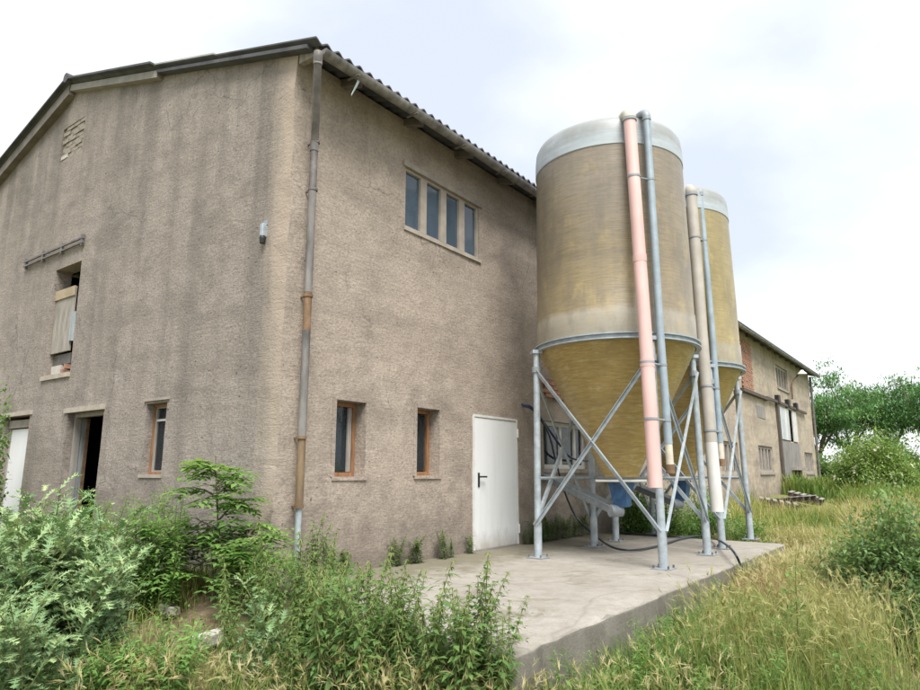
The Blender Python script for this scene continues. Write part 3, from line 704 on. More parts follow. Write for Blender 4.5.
fh = bar(MB(), 0, 0, FHAT[0] + .02, 28.2, FHAT[2] + .02, FHAT[3] - .02, -.03, .02).build('hatch_door', 'grey_sheet', barn); tag(fh, 'pale double loading hatch left half open')
for i in range(4): bar(MB(), 0, 0, 26.28 + i * .48, 26.72 + i * .48, FHAT[2] + .03, FHAT[3] - .03, -.055, -.03).build('plank', 'grey_sheet' if i != 2 else 'white_frame', fh)
bar(MB(), 0, 0, 29.05, 29.95, FHAT[2] + .02, FHAT[3] - .02, -.05, .0).build('hatch_leaf', 'white_frame', fh)
bar(MB(), 0, 0, 25.7, 26.02, .4, 4.55, -.1, .0).build('post', 'wood_dark', barn)
fr = bar(MB(), 0, 0, 23.7, 32.5, 4.55, 4.66, -.13, -.06).build('sliding_rail', 'wood_dark', barn)
for a in (25.9, 28.0, 29.9): bar(MB(), 0, 0, a - .2, a + .2, 4.60, 4.9, -.16, .02).build('roller', 'black', fr)
fd = bar(MB(), 0, 0, FDOOR[0] + .02, FDOOR[1] - .02, .35, FDOOR[3] - .02, .05, .1).build('door', 'wood_dark', barn); tag(fd, 'low dark wooden door under the far hatch')
for i in range(5): bar(MB(), 0, 0, 28.04 + i * .41, 28.42 + i * .41, .36, 1.76, .02, .05).build('plank', 'wood_grey' if i % 2 else 'wood_dark', fd)
bar(MB(), 0, 0, 27.8, 30.4, 1.8, 1.92, -.25, .03).build('canopy', 'lintel', fd)
bar(MB(), 0, 0, 22.2, 23.6, 3.75, 4.2, -.02, .01).build('render_scar', 'cement_grey', barn)
ap = [on(1, -.1, 792.5, 399), on(1, -.1, 792, 384), on(1, -.25, 797, 376), on(1, -.7, 802, 373)]
fl = thing('yard_lamp', 'white yard lamp on a bent pipe under the far eave', 'wall lamp', ap[0])
MB().tube(crom(ap, 4), .04, 8).build('arm', 'rusty', fl); q = ap[-1]
MB().lathe([(.0, .14), (.06, .13), (.09, .07), (.2, -.03), (.2, -.05), (.0, -.045)], q, 16).build('lamp_shade', 'white_paint', fl)
MB().tube([(BL - .1, -.1, 6.7), (BL - .05, -.1, .5)], .06, 8).build('downpipe', 'zinc_dark', barn)

# ------------------------------------------------------------------ platform
def platform():
    m = MB(); x0, x1, y0, y1 = -.82, 7.72, -3.39, .1
    nx, ny = 56, 24; g = {}
    for i in range(nx + 1):
        for j in range(ny + 1):
            x = x0 + (x1 - x0) * i / nx; y = y0 + (y1 - y0) * j / ny; z = ZP
            if j == 0: y += .035 * mnoise.noise((x * 2, 0, 5)) + .03 * mnoise.noise((x * 7, 0, 5)); z -= .014 + .02 * mnoise.noise((x * 5, 1, 2))
            if i == 0: x += .03 * mnoise.noise((y * 2, 8, 5)); z -= .012
            if i == nx: x += .06 * mnoise.noise((y * 3, 4, 5)); z -= .01
            x += .86 * (1 - i / nx) ** 1 * (j / ny)
            z += .005 * mnoise.noise((x * 1.5, y * 1.5, 1)); g[i, j] = len(m.v); m.v.append((x, y, z))
    for i in range(nx):
        for j in range(ny): m.f.append((g[i, j], g[i + 1, j], g[i + 1, j + 1], g[i, j + 1]))
    per = [(i, 0) for i in range(nx)] + [(nx, j) for j in range(ny)] + [(i, ny) for i in range(nx, 0, -1)] + [(0, j) for j in range(ny, 0, -1)]
    lv = [per and [g[p] for p in per]]
    for k, dz in enumerate((-.03, -.18, -.36, -.8)):
        row = []
        for p in per:
            x, y, z = m.v[g[p]]; o = .012 + .018 * mnoise.noise((x * 3, y * 3, dz * 6))
            if p[1] == 0: y -= o
            if p[0] == 0: x -= o
            if p[0] == nx: x += o
            row.append(len(m.v)); m.v.append((x, y, ZP + dz))
        lv.append(row)
    for a, b in zip(lv, lv[1:]):
        n = len(a)
        for i in range(n): m.f.append((a[i], b[i], b[(i + 1) % n], a[(i + 1) % n]))
    o = m.build('concrete_platform', 'slab', None); return tag(o, 'raised concrete platform carrying the two silos beside the barn', 'platform')
platform()

# ------------------------------------------------------------------ silos
def silo(name, label, c, tank, pipe, sleeve, vent, near):
    t = thing(name, label, 'silo', (c[0], c[1], ZP)); zr = 3.42; cx, cy = c
    P = lambda dx, dy, z: (cx + dx, cy + dy, z)
    body = MB().lathe([(1.135, zr), (1.14, zr + .02), (1.135, zr + .42), (1.125, zr + .44), (1.12, 4.6), (1.105, 5.6), (1.095, 6.15)], (cx, cy, 0), 96).build('tank_body', tank, t, smooth=True)
    MB().lathe([(1.097, 6.13), (1.106, 6.14), (1.102, 6.36), (1.09, 6.48), (1.06, 6.545), (.99, 6.59), (.86, 6.64), (.6, 6.71), (.3, 6.78), (.28, 6.83), (.0, 6.84)], (cx, cy, 0), 96).build('tank_cap', 'tank_cap', t, smooth=True)
    MB().lathe([(1.13, zr), (.26, 1.66), (.24, 1.60), (.0, 1.60)], (cx, cy, 0), 80).build('hopper_cone', 'tank_cone', t, smooth=True)
    MB().lathe([(1.12, zr - .045), (1.19, zr - .045), (1.19, zr - .03), (1.15, zr - .03), (1.15, zr + .02), (1.19, zr + .02), (1.19, zr + .035), (1.12, zr + .035)], (cx, cy, 0), 80).build('support_ring', 'galv', t, smooth=True)
    rg = .86; feet = {}
    for sx in (-1, 1):
        for sy in (-1, 1):
            f = P(sx * (rg + (.06 if sx * sy > 0 else 0)), sy * rg * 1.02, ZP); tp_ = P(sx * .845, sy * .845, zr - .03); feet[sx, sy] = (f, tp_)
            lg = MB().tube([f, tp_], .048, 12).build('leg', 'galv', t, smooth=True)
            sl = tuple(f[i] + (tp_[i] - f[i]) * .16 for i in range(3)); MB().tube([f, sl], .056, 12).build('foot_sleeve', 'galv', lg, smooth=True)
            MB().b2((f[0] - .12, f[1] - .12, ZP + .002), (f[0] + .12, f[1] + .12, ZP + .016)).build('base_plate', 'galv_dull', lg)
            for bx in (-.09, .09):
                for by in (-.09, .09): MB().tube([(f[0] + bx, f[1] + by, ZP + .016), (f[0] + bx, f[1] + by, ZP + .05)], .012, 6).build('bolt', 'zinc_dark', lg)
            cl = tuple(f[i] + (tp_[i] - f[i]) * .9 for i in range(3)); MB().lathe([(.05, -.04), (.066, -.04), (.066, .04), (.05, .04)], cl, 12).build('collar', 'galv_dull', lg)
            MB().box((tp_[0], tp_[1], zr - .06), (.14, .14, .05), Matrix.Rotation(R(45), 3, 'Z')).build('ring_bracket', 'galv', lg)
    def lerp(k, s): f, g = feet[k]; return Vector(f).lerp(Vector(g), s)
    def brace(a, sa, b, sb, off=0.):
        p, q = lerp(a, sa), lerp(b, sb); mid_out = ((p + q) / 2 - Vector((cx, cy, (p.z + q.z) / 2))).normalized() * off
        d = (q - p); rot = d.to_track_quat('X', 'Z').to_matrix(); cc = (p + q) / 2 + mid_out
        n = Vector(((p + q) / 2 - Vector((cx, cy, 0)))); 
        m_ = MB().box(cc, (d.length, .012, .05), rot).box(cc + rot @ Vector((0, -.018, .021)), (d.length, .03, .008), rot)
        m_.build('brace', 'galv', t)
    ring = [(-1, 1), (-1, -1), (1, -1), (1, 1)]
    for a, b in zip(ring, ring[1:] + ring[:1]):
        brace(a, .9, b, .15, .03); brace(a, .15, b, .9, .055)
    for a, b in ((ring[0], ring[3]), (ring[2], ring[3])):
        p, q = lerp(a, .37), lerp(b, .37); MB().tube([p, q], .022, 8).build('tie_bar', 'galv', t)
    # outlet: square plate, blue chute, inclined auger to the wall
    MB().b2(P(-.27, -.27, 1.535), P(.27, .27, 1.565)).build('outlet_plate', 'plate_white', t, bevel=.004)
    m_ = MB(); vs = [P(a * w_, b * w_, z) for z, w_ in ((1.535, .14), (1.19, .085)) for a, b in ((-1, -1), (1, -1), (1, 1), (-1, 1))]
    m_.add(vs, [(0, 1, 5, 4), (1, 2, 6, 5), (2, 3, 7, 6), (3, 0, 4, 7), (4, 5, 6, 7)]); ch = m_.build('outlet_chute', 'blue_paint', t)
    A = Vector(P(-.1, .04, 1.13)); B = Vector((cx + 1.36, -.02, 1.58)); d = (B - A); rot = d.to_track_quat('X', 'Z').to_matrix()
    au = MB().box((A + B) / 2, (d.length, .13, .11), rot).build('auger_trough', 'galv_dull', t, bevel=.02)
    MB().box((A + B) / 2 + rot @ Vector((0, 0, .062)), (d.length, .17, .012), rot).build('trough_lid', 'galv', au)
    MB().tube([A - rot @ Vector((-.05, .1, .0)), A + rot @ Vector((.05, .08, .0))], .085, 20).build('auger_boot', 'galv_dull', au, smooth=True)
    # filler pipe and air pipe down the corner facing the yard
    def pipe_run(nm, pts, r, mat_, top_mat, inner):
        top, mid, bot = [np.array(q) for q in pts]
        o_ = MB().tube([bot, mid, top], r, 18).build(nm, mat_, t, smooth=True)
        cen = np.array((cx, cy, 0)); d2 = cen[:2] - top[:2]; d2 /= np.linalg.norm(d2)
        e = [top, top + (0, 0, .05), top + np.array((*(d2 * .06), .12)), top + np.array((*(d2 * .2), .15)), top + np.array((*(d2 * inner), .2))]
        MB().tube(crom(e, 5), r * 1.06, 18).build('elbow', top_mat, o_, smooth=True)
        MB().lathe([(r, -.02), (r * 1.18, -.02), (r * 1.18, .02), (r, .02)], top, 18).build('coupling', 'galv_dull', o_)
        return o_
    def band(o_, pa, pb, r, z):
        pa, pb = [np.array(q) for q in (pa, pb)]; k = (z - pa[2]) / (pb[2] - pa[2]); q = pa + (pb - pa) * k
        MB().lathe([(r, -.014), (r * 1.1, -.014), (r * 1.1, .014), (r, .014)], q, 18).build('clamp', 'galv_dull', o_); return q
    r1 = .083 if near else .09
    f1 = pipe_run('filler_pipe', pipe, r1, 'pink_pipe' if near else 'pipe_grey', 'cream' if near else 'pipe_grey', .55)
    f2 = pipe_run('air_pipe', vent, .05, 'pipe_blue', 'galv_dull', .5)
    for z in (5.55, 3.0, 2.3):
        a = band(f1, *( (pipe[1], pipe[0]) if z > pipe[1][2] else (pipe[2], pipe[1])), r1, z); b = band(f2, *((vent[1], vent[0]) if z > vent[1][2] else (vent[2], vent[1])), .05, z)
        MB().tube([a, b], .012, 6).build('strut', 'galv_dull', f1)
        n2 = np.array((cx, cy)) - a[:2]; n2 /= np.linalg.norm(n2); MB().tube([a, (a[0] + n2[0] * .16, a[1] + n2[1] * .16, z)], .012, 6).build('strut', 'galv_dull', f1)
    if near:
        for k in (.32, .78):
            q = np.array(pipe[1]) + (np.array(pipe[0]) - pipe[1]) * k if k < .5 else np.array(pipe[2]) + (np.array(pipe[1]) - pipe[2]) * k
            MB().lathe([(r1, -.05), (r1 * 1.07, -.05), (r1 * 1.09, 0), (r1 * 1.07, .05), (r1, .05)], q, 18).build('socket', 'pink_pipe', f1, smooth=True)
    if sleeve:
        a, b = [np.array(q) for q in sleeve]; MB().tube([a, b], r1 * 1.05, 18).build('sleeve', 'pipe_white', f1, smooth=True)
    bo = np.array(vent[2]); dirn = (np.array(vent[1]) - bo); dirn /= np.linalg.norm(dirn)
    MB().tube([bo, bo - dirn * .27], .047, 14).build('sleeve', 'cream', f2, smooth=True); MB().tube([bo - dirn * .25, bo - dirn * .36], .056, 14).build('end_cap', 'rusty', f2, smooth=True)
    return t
s1 = silo('feed_silo', 'nearer brown fibreglass feed silo with pink filler pipe on four galvanised legs', (4.45, -1.98), 'tank_near',
          (atd(8.70, 629.5, 120), atd(8.50, 645, 330), atd(8.36, 655.5, 488)), None, (atd(8.82, 646.6, 119), atd(8.74, 660, 330), atd(8.72, 668.5, 444)), True)
s2 = silo('feed_silo', 'farther yellower feed silo with grey filler pipe, partly hidden behind the nearer silo', (7.2, -1.92), 'tank_far',
          (atd(11.46, 691.3, 195), atd(11.22, 701.4, 330), atd(11.05, 711, 445)), (atd(11.05, 710.8, 443), atd(10.98, 717.4, 512)), (atd(11.62, 700, 195), atd(11.5, 712, 330), atd(11.45, 720.2, 443)), False)
s1['group'] = s2['group'] = 'feed silos on the platform'

# cables and hose
hole = np.array((5.076, -.02, 2.79))
cb = thing('cable_pair', 'blue and black cables leaving the wall right of the white door', 'cable', hole)
MB().tube(crom([hole + (0, .1, .06), hole, hole + (.1, -.12, -.05), on(1, -.2, 545, 424), on(1, -.12, 560, 445), on(1, -.1, 572, 458), on(1, -.08, 590, 461)], 6), .02, 8).build('cable', 'cable_blue', cb, smooth=True)
MB().tube(crom([hole + (0.02, .1, .04), hole + (.02, -.02, -.02), hole + (.12, -.14, -.1), on(1, -.22, 548, 432), on(1, -.25, 556, 462)], 6), .018, 8).build('cable', 'hose', cb, smooth=True)
gz = ZP + .028
hp = [on(1, -.25, 556, 462), on(1, -.3, 564, 490), on(1, -.4, 575.6, 516), on(1, -.8, 592, 533), on(2, gz + .02, 612, 547), on(2, gz, 634, 550), on(2, gz, 657, 546), on(2, gz, 680, 539), on(2, gz, 696, 536.5), on(2, gz + .02, 710, 537), on(2, gz + .1, 722, 542), on(2, gz + .12, 733, 551), on(1, -3.47, 740, 564), on(1, -3.52, 745, 582), on(1, -3.54, 748, 600)]
hs = MB().tube(crom(hp, 7), .016, 9).build('hose', 'hose', None, smooth=True); tag(hs, 'black hose looping across the platform under the silos', 'hose')
hp2 = [on(2, gz, 612, 531), on(2, gz, 635, 534), on(2, gz, 660, 536), on(2, gz, 683, 536.8), on(2, gz, 697, 536)]
tag(MB().tube(crom(hp2, 6), .016, 8).build('hose', 'hose', None, smooth=True), 'second black hose lying behind the silo legs near the weeds', 'hose')

# ------------------------------------------------------------------ loose things
def rubble(name, label, cat, pos, size, rot, mat):
    m = MB().box((0, 0, 0), size, Matrix.Rotation(R(rot), 3, 'Z')); m.v = [(a + .012 * random.uniform(-1, 1), b + .012 * random.uniform(-1, 1), c + .01 * random.uniform(-1, 1)) for a, b, c in m.v]
    o = m.build(name, mat, None, bevel=.012); o.location = tuple(map(float, pos)); return tag(o, label, cat)
q = gp(215, 6.0); rubble('concrete_chunk', 'pale broken concrete strip lying in the weeds below the sapling', 'rubble', (q[0], q[1], q[2] + .1), (.34, .12, .1), 20, 'block')
q = gp(168, 7.1); rubble('broken_plank', 'weathered plank in the dry earth left of the sapling', 'plank', (q[0], q[1], q[2] + .06), (.6, .12, .08), 75, 'wood_tan')
q = on(2, .66, 778, 503)
for i in range(3):
    px = np.array((19.3 + i * 2.0, -1.05 - .1 * i, 0.)); bz = float(ground_h(px[0], px[1])) + .02
    p_ = thing('pallet', ('grey wooden pallet lying in the weeds nearest the far silo', 'grey wooden pallet in the middle of the row below the far windows', 'grey wooden pallet lying nearest the dark far door')[i], 'pallet', (px[0], px[1], bz), 'pallets along the far wall')
    rot = Matrix.Rotation(R((12, -8, 5)[i]), 3, 'Z') @ Matrix.Rotation(R((10, -6, 14)[i]), 3, 'X')
    ctr = Vector((px[0], px[1], bz + .16))
    for k in range(6): MB().box(ctr + rot @ Vector((0, -.5 + k * .2, .06)), (1.5, .12, .03), rot).build('slat', 'wood_grey', p_)
    for k in (-.65, 0, .65): MB().box(ctr + rot @ Vector((k, 0, -.03)), (.1, 1.1, .14), rot).build('bearer', 'wood_dark', p_)

# ------------------------------------------------------------------ plants
def forbidden(x, y, mrg=.0):
    return (x > -.02 - mrg and y > -.02 - mrg and x < BL + mrg and y < BW) or (-.86 + .86 * (y + 3.39) / 3.49 - mrg < x < 7.76 + mrg and y > -3.43 - mrg and y < .1)
def U(a, b, n=None): return rng.uniform(a, b, n)

def stem_soup(paths, r0, r1, n=4):
    m = MB()
    for pts in paths:
        k = len(pts); m.tube(pts, [r0 + (r1 - r0) * i / (k - 1) for i in range(k)], n, False)
    return m
def nettle(kind='nettle'):
    """upright stem, decussate toothed leaves, drooping flower tassels (nettle only)"""
    h = U(.85, 1.2); sway = U(-.22, .22, 2); crv = lambda t: np.array((sway[0] * t * t, sway[1] * t * t, h * t))
    ts = np.linspace(.05, .99, 24 if kind == 'nettle' else 34); P = []; D = []; Ls = []; Ws = []; Tn = []; FP = []; FD = []; FL = []
    for i, t in enumerate(ts):
        a0 = i * 1.57 + U(-.4, .4); prof = math.sin(math.pi * (.18 + .78 * t)) ** .8
        for k in range(2 if kind == 'nettle' else 3):
            az = a0 + k * (math.pi if kind == 'nettle' else 2.1)
            P.append(crv(t)); D.append((math.cos(az), math.sin(az), U(-.35, .25) if kind == 'nettle' else U(.2, .9)))
            Ls.append((.088 if kind == 'nettle' else .11) * prof * U(.75, 1.2)); Ws.append(Ls[-1] * (.45 if kind == 'nettle' else .17)); Tn.append(np.clip(.25 + .55 * t + U(-.25, .25), 0, 1))
            if t < .92 and U(0, 1) < .75:   # axillary leaves
                for _ in range(2):
                    a2 = az + U(-1.2, 1.2); P.append(crv(t) + np.array((math.cos(az), math.sin(az), .2)) * U(.01, .09)); D.append((math.cos(a2), math.sin(a2), U(-.2, .7))); Ls.append(U(.04, .085)); Ws.append(Ls[-1] * .42); Tn.append(U(.2, .8))
        if kind == 'nettle' and t > .45:
            for k in range(11):
                az = U(0, 6.28); b = crv(t); FP.append(b); FD.append((math.cos(az), math.sin(az), U(-.9, .1))); FL.append(U(.03, .07) * (1.25 - .6 * t))
    root = bpy.data.objects.new('nettle', None); C.objects.link(root)
    V, T, K = leaves(np.array(P), np.array(D), np.array(Ls), np.array(Ws), np.array(Tn), .18, .28)
    soup('leaves', V, T, K, 'nettle_leaf' if kind == 'nettle' else 'herb_leaf', root)
    if FP:
        V, T, K = leaves(np.array(FP), np.array(FD), np.array(FL), np.array(FL) * .2, U(0, 1, len(FP)), .2, .5); soup('flower_tassels', V, T, K, 'nettle_flower', root)
    st = stem_soup([[crv(t) for t in np.linspace(0, .98, 6)]], .006, .002).build('stem', 'stem_green', root)
    return root, h
def thistle():
    h = U(.95, 1.25); S = []; paths = []
    def lobed(P, D, L_, tint):
        D = norm(np.array(D)); s = norm(np.cross(D, (0, 0, 1.)) + 1e-6); nrm = np.cross(s, D); vs = []; ts = []; k = 6
        pts = [P + D * L_ * t + np.array((0, 0, 1.)) * (.18 * math.sin(t * 2.4) - .3 * t * t) * L_ for t in np.linspace(0, 1, k + 1)]
        for i in range(k):
            a, b = pts[i], pts[i + 1]; wd = L_ * .042 * (1.1 - i / k); o = len(vs)
            vs += [a - s * wd, a + s * wd, b - s * wd * .85, b + s * wd * .85]; ts += [(o, o + 1, o + 3), (o, o + 3, o + 2)]
            for sg in (-1, 1):
                ln = L_ * .30 * math.sin(math.pi * (.2 + .72 * i / k)) * U(.75, 1.2); o = len(vs); c_ = (a + b) / 2
                tip = c_ + s * sg * ln + D * ln * .45 + nrm * ln * U(-.1, .4); t2 = c_ + s * sg * ln * .55 + D * ln * 1.0 + nrm * ln * U(-.2, .2)
                vs += [a + (b - a) * .1 + s * sg * wd * .6, a + (b - a) * .78 + s * sg * wd * .6, tip, t2]; ts += [(o, o + 1, o + 2), (o, o + 1, o + 3)]
        return np.array(vs), np.array(ts), np.full(len(vs), tint)
    nb = 9
    main = [np.array((.03 * math.sin(3 * t), .03 * math.cos(2 * t) - .03, h * t)) for t in np.linspace(0, 1, 6)]; paths.append(main)
    for t in np.linspace(.02, .98, 44):
        for _ in range(1 if t > .4 else 2):
            az = U(0, 6.28); el = U(.15, .9) if t > .2 else U(.05, .5)
            b = np.array((0, 0, h * t)); S.append(lobed(b, (math.cos(az), math.sin(az), el), (.25 - .14 * t) * U(.7, 1.25), np.clip(U(.1, .6) + .35 * t, 0, 1)))
    for i in range(nb):
        t0 = U(.35, .85); az = U(0, 6.28); d = np.array((math.cos(az) * .6, math.sin(az) * .6, 1)); ln = U(.2, .42); b = np.array((0, 0, h * t0)); paths.append([b, b + d * ln * .5, b + d * ln])
        for t in np.linspace(.15, 1, 7):
            a2 = U(0, 6.28); S.append(lobed(b + d * ln * t, (math.cos(a2), math.sin(a2), U(.2, 1.1)), U(.09, .17), np.clip(U(.35, .95), 0, 1)))
    root = bpy.data.objects.new('thistle', None); C.objects.link(root)
    soup('leaves', *cat_soups(S), 'thistle_leaf', root); stem_soup(paths, .006, .0025).build('stem', 'stem_green', root)
    return root, h
def pinnate(h, nbranch, mat, name, leaf=(.05, .1), spread=.55):
    S = []; paths = []; main = [np.array((.04 * math.sin(4 * t), .05 * t, h * t)) for t in np.linspace(0, 1, 7)]; paths.append(main)
    stems = [(np.array((0, 0, h)), np.array((.1, .1, 1.)))]
    for i in range(nbranch):
        t = U(.12, .95); az = U(0, 6.28); ln = spread * (1.15 - .85 * t) * U(.7, 1.15); d = norm(np.array((math.cos(az), math.sin(az), U(.3, .8)))); b = np.array((.04 * math.sin(4 * t), .05 * t, h * t))
        e = b + d * ln; paths.append([b, b + d * ln * .5 + (0, 0, .02), e])
        for q in np.linspace(.25, 1, 5):
            for _ in range(2):
                a2 = az + U(-1.5, 1.5); rd = norm(np.array((math.cos(a2), math.sin(a2), U(-.15, .45)))); rl_ = U(.16, .28); o = b + d * ln * q
                P = []; D = []; Ls = []; sd = np.cross(rd, (0, 0, 1.)); n = 4
                for k in range(1, n + 1):
                    c_ = o + rd * rl_ * k / n - np.array((0, 0, 1.)) * .25 * rl_ * (k / n) ** 2
                    for sg in (-1, 1): P.append(c_); D.append(rd * .45 + sd * sg + np.array((0, 0, U(-.3, .05)))); Ls.append(U(*leaf))
                P.append(o + rd * rl_ - np.array((0, 0, .25 * rl_))); D.append(rd); Ls.append(U(*leaf) * 1.1)
                S.append(leaves(np.array(P), np.array(D), np.array(Ls), np.array(Ls) * .45, np.clip(.15 + .55 * (o[2] / h) + U(-.2, .25), 0, 1), .1, .15))
    root = bpy.data.objects.new(name, None); C.objects.link(root); soup('leaves', *cat_soups(S), mat, root); stem_soup(paths, .012, .003, 5).build('stem', 'bark', root); return root
def bush(name, rad, n, leaf, mat, flowers=0, wid=.45, shell=.5, m=34):
    """branched shrub: stems to many clump centres, leaves spread through the clumps"""
    cl = []; paths = []
    for i in range(n):
        d = norm(rng.normal(size=3) * (1, 1, .9)); d[2] = abs(d[2]) * 1.0 - .08; k = U(shell, 1.) * (1 + .22 * mnoise.noise(tuple(d * 2.1)))
        cl.append(np.array((d[0] * rad[0], d[1] * rad[1], max(.06, d[2]) * rad[2])) * k)
    S = []
    for c_ in cl:
        q = c_ + rng.normal(size=(m, 3)) * (np.array(rad) * .115); q[:, 2] = np.maximum(q[:, 2], .03); D = norm(q * (1, 1, .6) + rng.normal(size=(m, 3)) * .7 * np.mean(rad)); D[:, 2] -= .15
        L_ = U(leaf * .7, leaf * 1.25, m); S.append(leaves(q, D, L_, L_ * wid, np.clip(U(.0, .75) + U(-.15, .25, m), 0, 1), .15, .15))
        paths.append([np.array((c_[0] * .05, c_[1] * .05, 0)), c_ * (.45, .45, .6), c_])
    root = bpy.data.objects.new(name, None); C.objects.link(root); soup('leaves', *cat_soups(S), mat, root); stem_soup(paths, .012 * rad[2], .004, 4).build('branches', 'bark', root)
    if flowers:
        F = []
        for i in range(flowers):
            c_ = cl[i % len(cl)]; b = c_ * U(1.02, 1.16); nn = norm(b); fm = 16; az = np.linspace(0, 6.28, fm); t1 = norm(np.cross(nn, (.1, .2, 1.))); t2 = np.cross(nn, t1)
            D = np.outer(np.cos(az), t1) + np.outer(np.sin(az), t2) + nn * .15; F.append(leaves(np.tile(b, (fm, 1)), D, leaf * U(.7, 1.3), leaf * .3, U(.2, 1, fm), 0., 0.))
        soup('flowers', *cat_soups(F), 'flower_white', root)
    return root
def tree(h, wdt, seed):
    global rng
    keep = rng; rng = np.random.default_rng(seed); paths = []; tips = []
    th = h * .28; lean = U(-.4, .4, 2); base = np.zeros(3); fork = np.array((lean[0], lean[1], th)); paths.append(([base, fork * (.5, .5, .5), fork], .2, .14))
    for i in range(8):
        az = i * 2.4 + U(-.4, .4); el = U(.55, 1.25); ln = h * U(.42, .68); d = np.array((math.cos(az) * math.cos(el) * wdt / h * 1.6, math.sin(az) * math.cos(el) * wdt / h * 1.6, math.sin(el))); mid = fork + d * ln * .5 + U(-.3, .3, 3); end = fork + d * ln + U(-.3, .3, 3)
        end[2] = min(end[2], h * .97); st0 = fork * U(.75, 1.) ; paths.append(([st0, mid, end], .09, .03))
        for j in range(6):
            t = U(.3, 1.); b = st0 + (mid - st0) * t * 2 if t < .5 else mid + (end - mid) * (t - .5) * 2
            e = b + norm(rng.normal(size=3) * (1, 1, .55) + (0, 0, .2)) * U(.12, .24) * h * (.8 if j else 1); e[2] = min(e[2], h); paths.append(([b, (b + e) / 2 + U(-.1, .1, 3), e], .03, .01)); tips += [e, (b + e) / 2 + rng.normal(size=3) * .3]
            for _ in range(2): tips.append(e + rng.normal(size=3) * h * .05)
    S = []
    for c_ in tips:
        if c_[2] < h * .45 and U(0, 1) < .8: continue
        if U(0, 1) < .12: continue
        m = 78; q = c_ + rng.normal(size=(m, 3)) * h * np.array((.042, .042, .02)); D = rng.normal(size=(m, 3)); D[:, 2] -= .4
        L_ = U(.14, .27, m); S.append(leaves(q, D, L_, L_ * .45, np.clip(U(.05, .75) + U(-.2, .25, m), 0, 1), .15, .2))
    root = bpy.data.objects.new('tree', None); C.objects.link(root); soup('crown', *cat_soups(S), 'tree_leaf', root)
    m = MB()
    for pts, a, b in paths: m.tube(crom(pts, 3), [a + (b - a) * i / 6 for i in range(7)], 6, False)
    m.build('trunk', 'bark', root); rng = keep; return root
def scatter(protos, spots, label, cat, group, names=None):
    used = set()
    for i, (p, s, rz, tilt) in enumerate(spots):
        k = int(rng.integers(len(protos))); k = i if i < len(protos) else k
        o = protos[k] if k not in used else copy_tree(protos[k]); used.add(k)
        o.location = tuple(map(float, p)); o.scale = (s, s, s); o.rotation_euler = (tilt[0], tilt[1], rz)
        tag(o, label, cat, group)
    for k, p in enumerate(protos):
        if k not in used:
            for ch in list(p.children): bpy.data.objects.remove(ch)
            bpy.data.objects.remove(p)
def spot(u0, u1, d0, d1, n, s0, s1, mrg=.05, tl=.1, ok=None):
    o = []; tries = 0
    while len(o) < n and tries < n * 40:
        tries += 1; p = gp(U(u0, u1), U(d0, d1))
        if forbidden(p[0], p[1], mrg) or (ok and not ok(p)): continue
        o.append((p - (0, 0, .02), U(s0, s1), U(0, 6.28), U(-tl, tl, 2)))
    return o
# nettles in front of the platform corner
NP = [nettle()[0] for _ in range(5)]
sp = spot(300, 512, 4.35, 5.4, 104, .72, 1.1, .03, .16) + spot(430, 512, 4.25, 4.7, 22, .7, .95, .02, .16) + spot(225, 310, 4.9, 6.4, 34, .72, .98) + spot(300, 420, 5.2, 6.4, 22, .85, 1.05, .0)
sp = [q for k, q in enumerate(sp) if k % 5]
scatter(NP, sp, 'flowering nettle in the thick clump in front of the platform corner', 'nettle', 'nettles by the platform corner')
HP = [nettle('herb')[0] for _ in range(4)]
for h_ in HP: h_.name = 'green_weed'
scatter(HP, spot(30, 185, 6.8, 8.6, 70, .75, 1.08, .2, .14), 'upright bright green weed standing along the foot of the gable wall', 'weed', 'green weeds along the gable')
HP2 = [nettle('herb')[0] for _ in range(3)]
for h_ in HP2: h_.name = 'green_weed'
scatter(HP2, spot(105, 190, 4.4, 4.8, 38, .62, .78, .05, .25), 'low bright green weed at the front edge right of the thistles', 'weed', 'front green weeds')
# weeds sprouting along the wall foot on the platform
HP3 = [nettle()[0] for _ in range(3)]
sp = []
for xx, s in ((.75, .55), (1.05, .42), (1.85, .5), (2.1, .62), (2.25, .4), (2.75, .52), (2.9, .35), (3.45, .38), (5.05, .4), (5.15, .5), (5.3, .55), (5.4, .45), (5.5, .5), (5.65, .6), (5.75, .5), (5.9, .55), (6.0, .42), (6.25, .5), (6.4, .6), (6.6, .5), (6.9, .6), (7.2, .6)):
    for _ in range(2): sp.append((np.array((xx + U(-.07, .07), -.1 + U(-.05, .03), ZP - .01)), s * U(.65, .95), U(0, 6.28), U(-.12, .12, 2)))
for h_ in HP3: h_.name = 'wall_weed'
scatter(HP3, sp, 'small green weed sprouting where the platform meets the barn wall', 'weed', 'weeds along the wall foot')
HP4 = [nettle('herb')[0] for _ in range(3)]
for h_ in HP4: h_.name = 'yard_weed'
scatter(HP4, [q for q in spot(545, 740, 4.6, 8.2, 75, .32, .5, .06, .2) if q[0][1] > -4.9], 'low green weed growing along the front face of the platform', 'weed', 'weeds along the platform face')
for u_, D_, s_, lab in ((790, 5.6, .85, 'tall dark single weed standing in the barley at the lower right'), (818, 8.6, .62, 'bushy light green weed in the dry grass past the platform end'), (752, 5.4, .62, 'slim green weed left of the tall one in the barley')):
    o = nettle('herb')[0]; o.name = 'yard_weed'; o.location = tuple(gp(u_, D_)); o.scale = (s_ * 1.15, s_ * 1.15, s_); tag(o, lab, 'weed')
HP5 = [nettle('herb')[0] for _ in range(4)]
for h_ in HP5: h_.name = 'meadow_weed'
